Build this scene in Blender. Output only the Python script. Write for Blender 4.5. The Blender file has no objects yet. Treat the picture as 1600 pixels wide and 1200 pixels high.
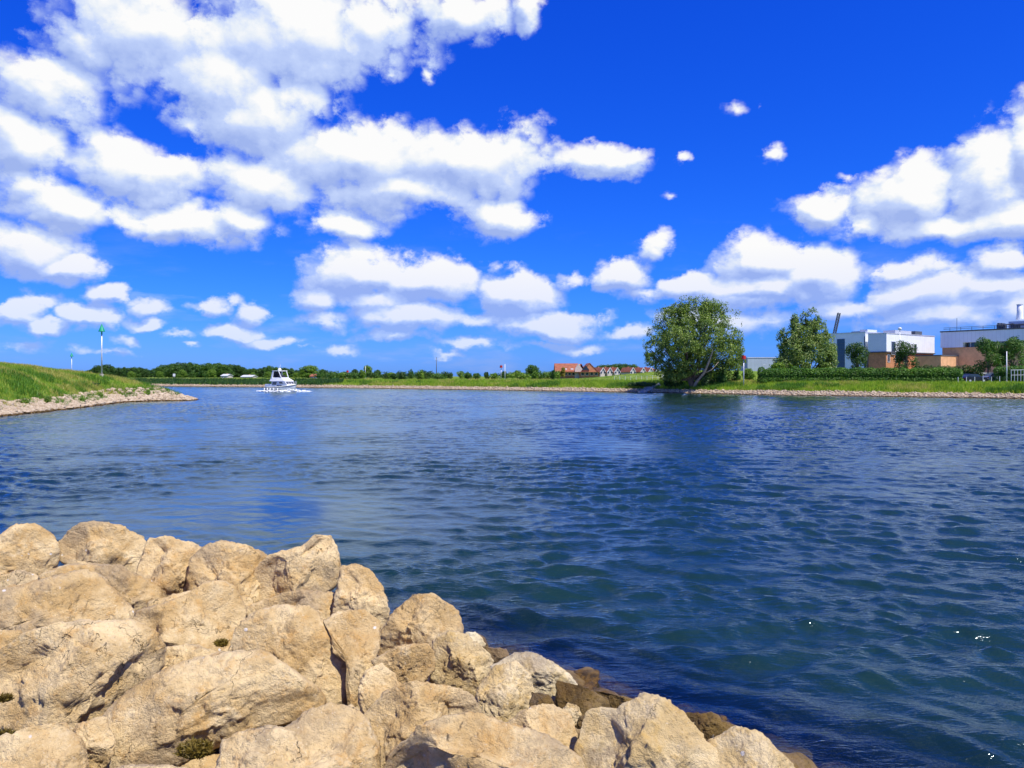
import bpy, math, random
import numpy as np
from mathutils import Vector, Matrix
random.seed(7)
RNG = np.random.default_rng(7)
SC = bpy.context.scene
COL = SC.collection
R = math.radians
F = 1200.0          # focal length in photo pixels (photo 1600 x 1200)
HZ = 588.0          # photo row of the horizon
EYE = 3.0           # eye height over the river

# ------------------------------------------------------------------ camera
cd = bpy.data.cameras.new('camera')
cam = bpy.data.objects.new('camera', cd)
COL.objects.link(cam)
cam.location = (0, 0, EYE)
cam.rotation_euler = (R(90), 0, 0)
cd.sensor_width = 36.0
cd.lens = 36.0 * F / 1600
cd.shift_y = -(600 - HZ) / 1600
cd.clip_start = 0.1
cd.clip_end = 20000
SC.camera = cam

# ------------------------------------------------------------------ exposure, sun, sky
SC.view_settings.view_transform = 'Standard'
SC.view_settings.look = 'None'
SC.view_settings.exposure = 0.25
SC.view_settings.gamma = 1.0
SUN_EL = R(60)
sun_h = Vector((0.71, -0.70)).normalized()
SUN = Vector((sun_h.x * math.cos(SUN_EL), sun_h.y * math.cos(SUN_EL), math.sin(SUN_EL)))
ld = bpy.data.lights.new('sun', 'SUN')
ld.energy = 5.0
ld.angle = R(0.5)
ld.color = (1.0, 0.94, 0.84)
sun = bpy.data.objects.new('sun', ld)
COL.objects.link(sun)
sun.rotation_euler = (-SUN).to_track_quat('-Z', 'Y').to_euler()

def nd(nt, typ, **kw):
    n = nt.nodes.new(typ)
    for k, v in kw.items():
        if k.startswith('i_'):
            key = k[2:]
            n.inputs[int(key) if key.isdigit() else key].default_value = v
        else:
            setattr(n, k, v)
    return n

def math_n(nt, op, a, b=None, c=None, clamp=False):
    n = nt.nodes.new('ShaderNodeMath')
    n.operation = op
    n.use_clamp = clamp
    for i, v in enumerate((a, b, c)):
        if v is None:
            continue
        if isinstance(v, (int, float)):
            n.inputs[i].default_value = v
        else:
            nt.links.new(v, n.inputs[i])
    return n.outputs[0]

def vmath(nt, op, a, b=None, c=None):
    n = nt.nodes.new('ShaderNodeVectorMath')
    n.operation = op
    for i, v in enumerate((a, b, c)):
        if v is None:
            continue
        if isinstance(v, (tuple, list)):
            n.inputs[i].default_value = v
        else:
            nt.links.new(v, n.inputs[i])
    return n

def mixc(nt, fac, a, b, blend='MIX'):
    n = nt.nodes.new('ShaderNodeMix')
    n.data_type = 'RGBA'
    n.blend_type = blend
    for s, v in ((n.inputs[0], fac), (n.inputs[6], a), (n.inputs[7], b)):
        if isinstance(v, (int, float)):
            s.default_value = v
        elif isinstance(v, (tuple, list)):
            s.default_value = (*v[:3], 1)
        else:
            nt.links.new(v, s)
    return n.outputs[2]

def maprange(nt, v, a, b, c=0.0, d=1.0, smooth=True):
    n = nt.nodes.new('ShaderNodeMapRange')
    n.interpolation_type = 'SMOOTHSTEP' if smooth else 'LINEAR'
    nt.links.new(v, n.inputs[0])
    for i, x in enumerate((a, b, c, d)):
        n.inputs[i + 1].default_value = x
    return n.outputs[0]

# clouds: (col, row, half width, half height, weight) in photo pixels, turned into azimuth / elevation of the sky
CLOUDS = [
 (240,50,190,70,1.0),(470,60,170,75,1.1),(330,125,150,70,1.0),(575,40,80,50,0.9),(60,140,120,50,0.9),(20,215,70,60,1.0),
 (410,175,140,60,1.0),(300,190,60,40,0.7),(720,20,75,34,0.9),(830,18,26,30,0.8),(610,120,24,14,0.5),(668,122,12,12,0.5),(130,55,70,50,0.8),
 (560,245,150,62,1.15),(720,250,130,62,1.15),(640,300,150,45,1.0),(215,265,110,50,1.05),(420,290,110,50,0.9),(120,330,120,46,1.0),
 (260,350,180,34,1.0),(50,300,70,44,0.8),(40,385,90,40,1.0),(90,415,55,22,1.09),(380,345,70,30,0.9),(530,358,70,20,0.8),
 (790,335,48,30,1.0),(930,252,78,24,0.95),(1065,243,22,9,0.6),(1165,166,28,13,0.55),(1208,240,20,16,0.65),(1322,277,14,13,0.5),(1050,308,18,8,0.5),
 (570,425,95,42,1.25),(670,440,90,36,1.25),(800,462,66,32,1.25),(640,498,85,24,1.2),(860,508,76,22,1.25),(500,470,40,26,0.86),
 (895,432,38,22,0.86),(970,428,60,28,1.2),(1028,388,32,24,0.75),(780,415,40,18,0.53),
 (1545,270,70,72,1.25),(1610,230,60,60,1.2),(1430,308,84,50,1.1),(1280,328,54,28,1.0),(1340,350,60,20,0.7),(1490,350,140,34,1.0),
 (1190,410,80,42,1.25),(1290,425,75,42,1.25),(1090,448,58,24,1.09),(1200,450,140,26,1.09),(1430,460,110,30,1.03),(1565,410,56,24,1.09),
 (1550,450,90,26,0.98),(1480,490,140,22,0.86),(1140,508,110,24,0.75),(1600,480,60,30,0.98),
 (25,485,48,24,1.2),(80,510,46,14,1.09),(165,460,30,17,1.09),(140,494,42,18,1.2),(243,478,46,15,0.75),(236,503,36,12,1.09),(328,474,40,17,0.86),
 (372,520,40,15,1.09),(395,492,30,16,0.86),(205,527,24,12,0.86),(430,538,46,13,0.92),(300,536,16,7,0.75),(530,545,40,9,0.58),(700,552,30,7,0.58),
 (620,525,60,11,0.86),(750,535,60,9,0.58),(990,520,50,12,0.58),(50,540,40,9,0.47),(905,545,50,8,0.53),
 (1600,340,120,40,0.9),
 (1180,470,90,22,.9),(1330,478,90,20,.85),(1420,420,70,24,.9),(1540,470,80,18,.8),(1010,462,50,14,.6),(760,500,80,14,.7),(600,470,90,24,.9),
 (500,500,50,14,.8),(280,520,40,8,.6),(60,470,50,16,.7),(1100,495,70,12,.6),(840,540,60,8,.55),(180,545,60,7,.5),(460,550,50,7,.45),(1400,500,110,14,.6)]

def build_world():
    w = bpy.data.worlds.new('World')
    SC.world = w
    w.use_nodes = True
    nt = w.node_tree
    nt.nodes.clear()
    L = nt.links.new
    g = bpy.data.node_groups.new('cloud_density', 'ShaderNodeTree')
    g.interface.new_socket('P', in_out='INPUT', socket_type='NodeSocketVector')
    g.interface.new_socket('D', in_out='OUTPUT', socket_type='NodeSocketFloat')
    g.interface.new_socket('S', in_out='OUTPUT', socket_type='NodeSocketFloat')
    gi = g.nodes.new('NodeGroupInput'); go = g.nodes.new('NodeGroupOutput')
    P = gi.outputs[0]
    # warp the position a little so that the outlines billow
    n1 = nd(g, 'ShaderNodeTexNoise', noise_dimensions='2D', i_Scale=9.0, i_Detail=5.0, i_Roughness=0.6)
    s1 = vmath(g, 'MULTIPLY', P, (1, 1.5, 1))
    g.links.new(s1.outputs[0], n1.inputs['Vector'])
    wv = vmath(g, 'SUBTRACT', n1.outputs['Color'], (0.5, 0.5, 0.5))
    wv2 = vmath(g, 'MULTIPLY', wv.outputs[0], (0.05, 0.045, 0))
    Q = vmath(g, 'ADD', P, wv2.outputs[0]).outputs[0]
    acc = None
    for cx, cy, rx, ry, wt in CLOUDS:
        az = math.atan((cx - 800) / F)
        el = math.atan((HZ - cy) / math.hypot(F, cx - 800))
        hx = rx * 1.45 / F * math.cos(az) ** 2
        hy = ry * 1.45 / F * math.cos(az)
        m = vmath(g, 'MULTIPLY_ADD', Q, (1 / hx, 1 / hy, 0), (-az / hx, -el / hy, 0))
        d = vmath(g, 'LENGTH', m.outputs[0]).outputs['Value']
        v = math_n(g, 'MULTIPLY_ADD', d, -wt, wt)
        acc = v if acc is None else math_n(g, 'SMOOTH_MAX', acc, v, 0.10)
    # the sky the photo does not show: scattered clouds above and around
    sep = nd(g, 'ShaderNodeSeparateXYZ'); g.links.new(P, sep.inputs[0])
    out_el = maprange(g, sep.outputs[1], 0.47, 0.6)
    ab = math_n(g, 'ABSOLUTE', sep.outputs[0])
    out_az = maprange(g, ab, 0.62, 0.75)
    outm = math_n(g, 'MAXIMUM', out_el, out_az)
    nb = nd(g, 'ShaderNodeTexNoise', noise_dimensions='2D', i_Scale=3.2, i_Detail=3.0, i_Roughness=0.5)
    g.links.new(P, nb.inputs['Vector'])
    gen = math_n(g, 'MULTIPLY_ADD', nb.outputs['Fac'], 3.4, -1.9)
    gen = math_n(g, 'MULTIPLY_ADD', outm, 1.2, math_n(g, 'SUBTRACT', gen, 1.2))
    acc = math_n(g, 'SMOOTH_MAX', acc, gen, 0.1)
    acc = math_n(g, 'MAXIMUM', acc, -0.6)
    # billows: rounded puffs of three sizes over the smooth mass
    fine = nd(g, 'ShaderNodeTexNoise', noise_dimensions='2D', i_Scale=34.0, i_Detail=6.0, i_Roughness=0.66)
    s2 = vmath(g, 'MULTIPLY', P, (1, 1.25, 1))
    g.links.new(s2.outputs[0], fine.inputs['Vector'])
    fv = vmath(g, 'SUBTRACT', fine.outputs['Color'], (0.5, 0.5, 0.5))
    wq = vmath(g, 'ADD', s2.outputs[0], vmath(g, 'MULTIPLY', fv.outputs[0], (0.035, 0.035, 0)).outputs[0])
    t = None; S = None
    for sc_, am in ((10.0, 0.50), (23.0, 0.36), (56.0, 0.20)):
        vo = nd(g, 'ShaderNodeTexVoronoi', voronoi_dimensions='2D', feature='SMOOTH_F1', i_Scale=sc_, i_Smoothness=0.35)
        g.links.new(wq.outputs[0], vo.inputs['Vector'])
        d2 = math_n(g, 'POWER', vo.outputs['Distance'], 1.6)
        t = math_n(g, 'MULTIPLY_ADD', d2, -am * 2.2, am * 0.75 if t is None else math_n(g, 'ADD', t, am * 0.75))
        if sc_ == 25.0: S = t
    t = math_n(g, 'MULTIPLY_ADD', fine.outputs['Fac'], 0.9, math_n(g, 'SUBTRACT', t, 0.45))
    acc = math_n(g, 'MULTIPLY_ADD', acc, 1.75, -0.52)
    t = math_n(g, 'MULTIPLY', t, 0.85)
    D = math_n(g, 'ADD', acc, t)
    g.links.new(D, go.inputs[0])
    g.links.new(math_n(g, 'ADD', acc, S), go.inputs[1])

    tc = nd(nt, 'ShaderNodeTexCoord')
    nrm = vmath(nt, 'NORMALIZE', tc.outputs['Generated'])
    sp = nd(nt, 'ShaderNodeSeparateXYZ'); L(nrm.outputs[0], sp.inputs[0])
    az = math_n(nt, 'ARCTAN2', sp.outputs[0], sp.outputs[1])
    el = math_n(nt, 'ARCSINE', sp.outputs[2])
    cb = nd(nt, 'ShaderNodeCombineXYZ'); L(az, cb.inputs[0]); L(el, cb.inputs[1])
    def dens(off):
        gn = nd(nt, 'ShaderNodeGroup'); gn.node_tree = g
        if off:
            v = vmath(nt, 'ADD', cb.outputs[0], off)
            L(v.outputs[0], gn.inputs[0])
        else:
            L(cb.outputs[0], gn.inputs[0])
        return gn.outputs[0], gn.outputs[1]
    D0, S0 = dens(None)
    D1, S1 = dens((0.008, 0.016, 0))
    cover = maprange(nt, D0, -0.16, 0.56)
    diff = math_n(nt, 'SUBTRACT', D0, D1)
    lit = math_n(nt, 'MULTIPLY_ADD', diff, 0.26, 0.35)
    lit = math_n(nt, 'MULTIPLY_ADD', math_n(nt, 'SUBTRACT', S0, S1), 0.8, lit)
    core = maprange(nt, D0, 0.0, 1.2, 0.0, 0.32)
    lit = math_n(nt, 'ADD', lit, core, clamp=True)
    ramp = nd(nt, 'ShaderNodeValToRGB')
    e = ramp.color_ramp.elements
    e[0].position = 0.0; e[0].color = (0.36, 0.48, 0.88, 1)
    e[1].position = 0.98; e[1].color = (1.0, 1.0, 1.0, 1)
    m = ramp.color_ramp.elements.new(0.5); m.color = (0.56, 0.68, 1.0, 1)
    m = ramp.color_ramp.elements.new(0.78); m.color = (0.83, 0.89, 0.98, 1)
    L(lit, ramp.inputs[0])
    sky = nd(nt, 'ShaderNodeTexSky', sky_type='NISHITA', sun_disc=False)
    sky.sun_elevation = SUN_EL
    sky.sun_rotation = math.atan2(sun_h.x, sun_h.y)
    sky.air_density = 1.0
    sky.dust_density = 0.3
    sky.ozone_density = 3.0
    sc_ = nd(nt, 'ShaderNodeSeparateColor'); L(sky.outputs[0], sc_.inputs[0])
    cc_ = nd(nt, 'ShaderNodeCombineColor')
    for i, (mul, pw) in enumerate(SKY_CURVE):
        L(math_n(nt, 'MULTIPLY', math_n(nt, 'POWER', sc_.outputs[i], pw), mul), cc_.inputs[i])
    tint = cc_.outputs[0]
    # near the horizon the clouds melt into the bright air
    low = maprange(nt, el, 0.0, 0.16, 0.55, 1.0, False)
    cov = math_n(nt, 'MULTIPLY', cover, low)
    # thin veil
    veil = nd(nt, 'ShaderNodeTexNoise', noise_dimensions='2D', i_Scale=5.0, i_Detail=5.0, i_Roughness=0.6)
    vs = vmath(nt, 'MULTIPLY', cb.outputs[0], (1, 4.5, 1)); L(vs.outputs[0], veil.inputs['Vector'])
    vm = maprange(nt, veil.outputs['Fac'], 0.5, 0.75, 0.0, 0.4)
    vl = maprange(nt, el, 0.02, 0.22, 1.0, 0.0)
    vv = math_n(nt, 'MULTIPLY', vm, vl)
    cov = math_n(nt, 'MAXIMUM', cov, vv)
    bg1 = nd(nt, 'ShaderNodeBackground', i_Strength=0.1); L(tint, bg1.inputs[0])
    bg2 = nd(nt, 'ShaderNodeBackground', i_Strength=0.82); L(ramp.outputs[0], bg2.inputs[0])
    mx = nd(nt, 'ShaderNodeMixShader'); L(cov, mx.inputs[0]); L(bg1.outputs[0], mx.inputs[1]); L(bg2.outputs[0], mx.inputs[2])
    out = nd(nt, 'ShaderNodeOutputWorld'); L(mx.outputs[0], out.inputs[0])
    w.cycles.sampling_method = 'MANUAL'
    w.cycles.sample_map_resolution = 512
SKY_CURVE = ((0.034, 1.93), (0.30, 1.25), (2.6, 0.70))     # deep, saturated summer blue
build_world()

# ------------------------------------------------------------------ helpers
def link(o, parent=None):
    COL.objects.link(o)
    if parent: o.parent = parent
    return o

def tag(o, label=None, cat=None, group=None, kind=None):
    if label: o['label'] = label
    if cat: o['category'] = cat
    if group: o['group'] = group
    if kind: o['kind'] = kind
    return o

def empty(name, loc, rz=0.0, label=None, cat=None, group=None, scale=1.0):
    o = bpy.data.objects.new(name, None)
    link(o)
    o.location = loc
    o.rotation_euler = (0, 0, rz)
    o.scale = (scale,) * 3 if isinstance(scale, (int, float)) else scale
    return tag(o, label, cat, group)

def copy_tree(o, parent=None):
    c = o.copy()
    link(c, parent)
    for ch in [x for x in o.children]:
        copy_tree(ch, c)
    return c

def raw_mesh(name, V, Fc, mat, smooth=False):
    """V (n,3) array; Fc (m,k) array of one face size"""
    me = bpy.data.meshes.new(name)
    V = np.asarray(V, dtype=np.float32); Fc = np.asarray(Fc, dtype=np.int32)
    k = Fc.shape[1]
    me.vertices.add(len(V)); me.vertices.foreach_set('co', V.ravel())
    me.loops.add(Fc.size); me.loops.foreach_set('vertex_index', Fc.ravel())
    me.polygons.add(len(Fc))
    me.polygons.foreach_set('loop_start', np.arange(0, Fc.size, k, dtype=np.int32))
    me.polygons.foreach_set('loop_total', np.full(len(Fc), k, dtype=np.int32))
    me.polygons.foreach_set('use_smooth', np.full(len(Fc), smooth, dtype=bool))
    me.update(calc_edges=True)
    if mat: me.materials.append(mat)
    return me

def raw_obj(name, V, Fc, mat, parent=None, smooth=False):
    return link(bpy.data.objects.new(name, raw_mesh(name, V, Fc, mat, smooth)), parent)

class MB:
    def __init__(s): s.v = []; s.f = []
    def add(s, vs, fs):
        b = len(s.v); s.v += [tuple(x) for x in vs]; s.f += [tuple(i + b for i in f) for f in fs]; return s
    def box(s, x0, x1, y0, y1, z0, z1):
        return s.add([(x, y, z) for z in (z0, z1) for x, y in ((x0, y0), (x1, y0), (x1, y1), (x0, y1))],
                     [(3, 2, 1, 0), (4, 5, 6, 7), (0, 1, 5, 4), (1, 2, 6, 5), (2, 3, 7, 6), (3, 0, 4, 7)])
    def prism(s, pts, z0, z1):
        n = len(pts)
        return s.add([(x, y, z0) for x, y in pts] + [(x, y, z1) for x, y in pts],
                     [tuple(range(n - 1, -1, -1)), tuple(range(n, 2 * n))] + [(i, (i + 1) % n, n + (i + 1) % n, n + i) for i in range(n)])
    def hull8(s, bot, top):
        return s.add(bot + top, [(3, 2, 1, 0), (4, 5, 6, 7), (0, 1, 5, 4), (1, 2, 6, 5), (2, 3, 7, 6), (3, 0, 4, 7)])
    def tube(s, pts, rad, n=8):
        pts = [Vector(p) for p in pts]
        if isinstance(rad, (int, float)): rad = [rad] * len(pts)
        vs = []
        for i, p in enumerate(pts):
            a = pts[max(i - 1, 0)]; b = pts[min(i + 1, len(pts) - 1)]
            d = (b - a).normalized()
            u = d.cross(Vector((0.31, 0.95, 0.02)))
            if u.length < 0.1: u = d.cross(Vector((1, 0, 0)))
            u.normalize(); w = d.cross(u)
            for k in range(n):
                t = 2 * math.pi * k / n
                vs.append(p + (u * math.cos(t) + w * math.sin(t)) * rad[i])
        fs = [(i * n + k, i * n + (k + 1) % n, (i + 1) * n + (k + 1) % n, (i + 1) * n + k) for i in range(len(pts) - 1) for k in range(n)]
        fs += [tuple(range(n - 1, -1, -1)), tuple(range((len(pts) - 1) * n, len(pts) * n))]
        return s.add(vs, fs)
    def build(s, name, mat, parent=None, smooth=False, bevel=0.0):
        me = bpy.data.meshes.new(name)
        me.from_pydata(s.v, [], s.f)
        me.materials.append(mat)
        if smooth:
            for p in me.polygons: p.use_smooth = True
        o = link(bpy.data.objects.new(name, me), parent)
        if bevel:
            m = o.modifiers.new('bevel', 'BEVEL'); m.width = bevel; m.segments = 2
        return o

# --- noise
def _h(ix, iy, iz, seed):
    n = (ix.astype(np.int64) * 374761393 + iy.astype(np.int64) * 668265263 + iz.astype(np.int64) * 2147483647 + seed * 974711) & 0xffffffff
    n = ((n ^ (n >> 13)) * 1274126177) & 0xffffffff
    n = ((n ^ (n >> 16)) * 2246822519) & 0xffffffff
    return ((n ^ (n >> 15)) & 0xffffff) / float(0xffffff) * 2 - 1

def vnoise(P, seed=0):
    P = np.asarray(P, float); i = np.floor(P).astype(np.int64); f = P - i
    f = f * f * f * (f * (f * 6 - 15) + 10)
    out = 0
    for dx in (0, 1):
        for dy in (0, 1):
            for dz in (0, 1):
                w = (f[:, 0] if dx else 1 - f[:, 0]) * (f[:, 1] if dy else 1 - f[:, 1]) * (f[:, 2] if dz else 1 - f[:, 2])
                out = out + w * _h(i[:, 0] + dx, i[:, 1] + dy, i[:, 2] + dz, seed)
    return out

def fbm(P, o=4, seed=0, gain=0.5):
    a = 1.0; s = 0; t = 0
    for k in range(o):
        s = s + a * vnoise(P * 2.03 ** k + 17.3 * k, seed + k); t += a; a *= gain
    return s / t

def n2(x, y, sc, seed=0, o=3):
    x = np.asarray(x, float).ravel(); y = np.asarray(y, float).ravel()
    return fbm(np.stack([x * sc, y * sc, np.zeros_like(x) + 0.5], 1), o, seed)

# --- terrain
NEAR = [(9, -6), (4.2, 3.2), (2.25, 5.7), (1.5, 6.5), (0.75, 7.25), (-0.1, 8.1), (-0.7, 8.7), (-1.6, 9.1), (-3, 9.4), (-8, 9.6), (-18, 8), (-45, 2), (-60, -40), (9, -40)]
SPIT = [(-46, 5), (-39, 30), (-38.4, 48), (-38.7, 58), (-40.3, 68), (-42, 76), (-44.5, 86), (-45, 90), (-42.9, 93.2), (-40.6, 94.2), (-39.6, 95.4), (-41, 99), (-48, 106), (-65, 113), (-100, 124), (-160, 138), (-600, 150), (-600, -60), (-60, -45)]
SPIT2 = [(-92, 187), (-99, 194), (-130, 198), (-600, 205), (-600, 180), (-120, 183)]
FAR = [(600, -260), (200, 5), (110, 70), (68.7, 103), (41, 124), (24, 143.5), (0, 164), (-32, 190), (-62, 211), (-120, 240), (-200, 262), (-400, 300), (-1500, 420), (-9000, 700), (-9000, 12000), (12000, 12000), (12000, -260)]

def sdist(x, y, poly):
    """distance inside the polygon positive, outside negative"""
    x = np.asarray(x, float); y = np.asarray(y, float)
    best = np.full(x.shape, 1e18); ins = np.zeros(x.shape, bool)
    n = len(poly)
    for i in range(n):
        ax, ay = poly[i]; bx, by = poly[(i + 1) % n]
        ex, ey = bx - ax, by - ay
        t = np.clip(((x - ax) * ex + (y - ay) * ey) / (ex * ex + ey * ey), 0, 1)
        dx = x - ax - t * ex; dy = y - ay - t * ey
        best = np.minimum(best, dx * dx + dy * dy)
        c = ((ay > y) != (by > y))
        xi = ax + (y - ay) * ex / (ey if ey != 0 else 1e-9)
        ins ^= c & (x < xi)
    d = np.sqrt(best)
    return np.where(ins, d, -d)

def near_h(x, y):
    d = sdist(x, y, NEAR)
    return np.where(d < 0, np.maximum(d * 0.45, -1.6), np.minimum(d * 0.65, 1.38) + np.minimum(np.maximum(d - 2.2, 0) * 0.03, 0.4))

def height(x, y):
    x = np.asarray(x, float); y = np.asarray(y, float)
    dn = sdist(x, y, NEAR); ds = sdist(x, y, SPIT); d2 = sdist(x, y, SPIT2); df = sdist(x, y, FAR)
    hn = np.where(dn < 0, np.maximum(dn * 0.45, -1.6), near_h(x, y) - np.interp(dn, [0, 0.6, 2.4], [0.15, 0.5, 0.6]))
    cap = np.interp(y, [0, 55, 68, 80, 90, 97, 102, 112], [5.4, 5.2, 5.0, 4.8, 4.4, 3.7, 2.8, 1.9])
    cap = cap * np.where(y > 82, np.interp(x, [-56, -50, -45, -42, -40], [1, .84, .50, .32, .22]), np.interp(x, [-56, -50, -44, -40], [1, .97, .8, .7]))
    up = np.where(ds < 2.2, ds * 0.3, 0.66 + (ds - 2.2) * 0.85)
    hs = np.where(ds < 0, np.maximum(ds * 0.4, -1.6), cap * (1 - np.exp(-up / cap * 1.35)))
    h2 = np.where(d2 < 0, np.maximum(d2 * 0.4, -1.6), np.minimum(d2 * 0.3, 1.6))
    fr = np.interp(df, [0, 1.8, 3.0, 8.5, 14, 60, 400], [0, 0.62, 0.85, 1.75, 1.95, 2.2, 2.2])
    dike = 2.35 * np.exp(-(((x - 52) / 26) ** 2 + ((y - 204) / 17) ** 2) ** 1.5)
    hf = np.where(df < 0, np.maximum(df * 0.3, -1.6), fr + dike)
    h = np.maximum(np.maximum(hn, hs), np.maximum(h2, hf))
    rough = n2(x, y, 0.45, 5) * 0.16 + n2(x, y, 0.08, 9) * 0.2
    rough = rough.reshape(h.shape) * np.clip(np.maximum(ds, df) / 4, 0, 1)
    return h + np.where(h > 0.2, rough, 0)

def H1(x, y): return float(height(np.array([x]), np.array([y]))[0])
def wp(px, py, Y): return Vector(((px - 800) / F * Y, Y, EYE - (py - HZ) / F * Y))
def wx(px, Y): return (px - 800) / F * Y
def wz(py, Y): return EYE - (py - HZ) / F * Y

# ------------------------------------------------------------------ materials
def new_mat(name):
    m = bpy.data.materials.new(name); m.use_nodes = True
    nt = m.node_tree; nt.nodes.clear()
    out = nd(nt, 'ShaderNodeOutputMaterial')
    b = nd(nt, 'ShaderNodeBsdfPrincipled')
    nt.links.new(b.outputs[0], out.inputs[0])
    return m, nt, b

def noise(nt, co, scale, detail=4, rough=0.55, dim='3D', dist=0.0):
    n = nd(nt, 'ShaderNodeTexNoise', noise_dimensions=dim, i_Scale=scale, i_Detail=detail, i_Roughness=rough, i_Distortion=dist)
    nt.links.new(co, n.inputs['Vector'])
    return n.outputs['Fac']

def simple(name, col, rough=0.6, var=0.12, scale=2.0, metal=0.0, bump=0.0, stripes=None, spec=0.4):
    m, nt, b = new_mat(name)
    tc = nd(nt, 'ShaderNodeTexCoord').outputs['Object']
    n = noise(nt, tc, scale, 5, 0.6)
    dark = tuple(c * (1 - var * 2) for c in col); light = tuple(min(c * (1 + var), 1) for c in col)
    c = mixc(nt, maprange(nt, n, 0.3, 0.7), dark, light)
    hgt = n
    if stripes:
        axis, period, amt = stripes
        sp = nd(nt, 'ShaderNodeSeparateXYZ'); nt.links.new(tc, sp.inputs[0])
        f = math_n(nt, 'FRACT', math_n(nt, 'DIVIDE', sp.outputs[axis], period))
        ln = maprange(nt, f, 0.0, 0.1, 1.0, 0.0)
        c = mixc(nt, math_n(nt, 'MULTIPLY', ln, amt), c, tuple(x * 0.45 for x in col))
        hgt = math_n(nt, 'SUBTRACT', n, ln)
    nt.links.new(c, b.inputs['Base Color'])
    b.inputs['Roughness'].default_value = rough
    b.inputs['Metallic'].default_value = metal
    b.inputs['Specular IOR Level'].default_value = spec
    if bump:
        bp = nd(nt, 'ShaderNodeBump', i_Strength=bump, i_Distance=0.03)
        nt.links.new(hgt, bp.inputs['Height']); nt.links.new(bp.outputs[0], b.inputs['Normal'])
    return m

def leaf_mat(name, dark, mid, light, trans=0.25):
    m, nt, b = new_mat(name)
    geo = nd(nt, 'ShaderNodeNewGeometry'); tc = nd(nt, 'ShaderNodeTexCoord')
    n = noise(nt, tc.outputs['Object'], 0.55, 3, 0.5)
    c = mixc(nt, maprange(nt, n, 0.35, 0.65), dark, mid)
    c = mixc(nt, maprange(nt, geo.outputs['Random Per Island'], 0.45, 1.0, 0, 0.9), c, light)
    nt.links.new(c, b.inputs['Base Color'])
    b.inputs['Roughness'].default_value = 0.5
    b.inputs['Specular IOR Level'].default_value = 0.35
    tr = nd(nt, 'ShaderNodeBsdfTranslucent')
    nt.links.new(mixc(nt, 1.0, c, (1.5, 1.6, 0.5), 'MULTIPLY'), tr.inputs[0])
    mx = nd(nt, 'ShaderNodeMixShader', i_0=trans)
    nt.links.new(b.outputs[0], mx.inputs[1]); nt.links.new(tr.outputs[0], mx.inputs[2])
    nt.links.new(mx.outputs[0], [x for x in nt.nodes if x.type == 'OUTPUT_MATERIAL'][0].inputs[0])
    return m

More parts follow.
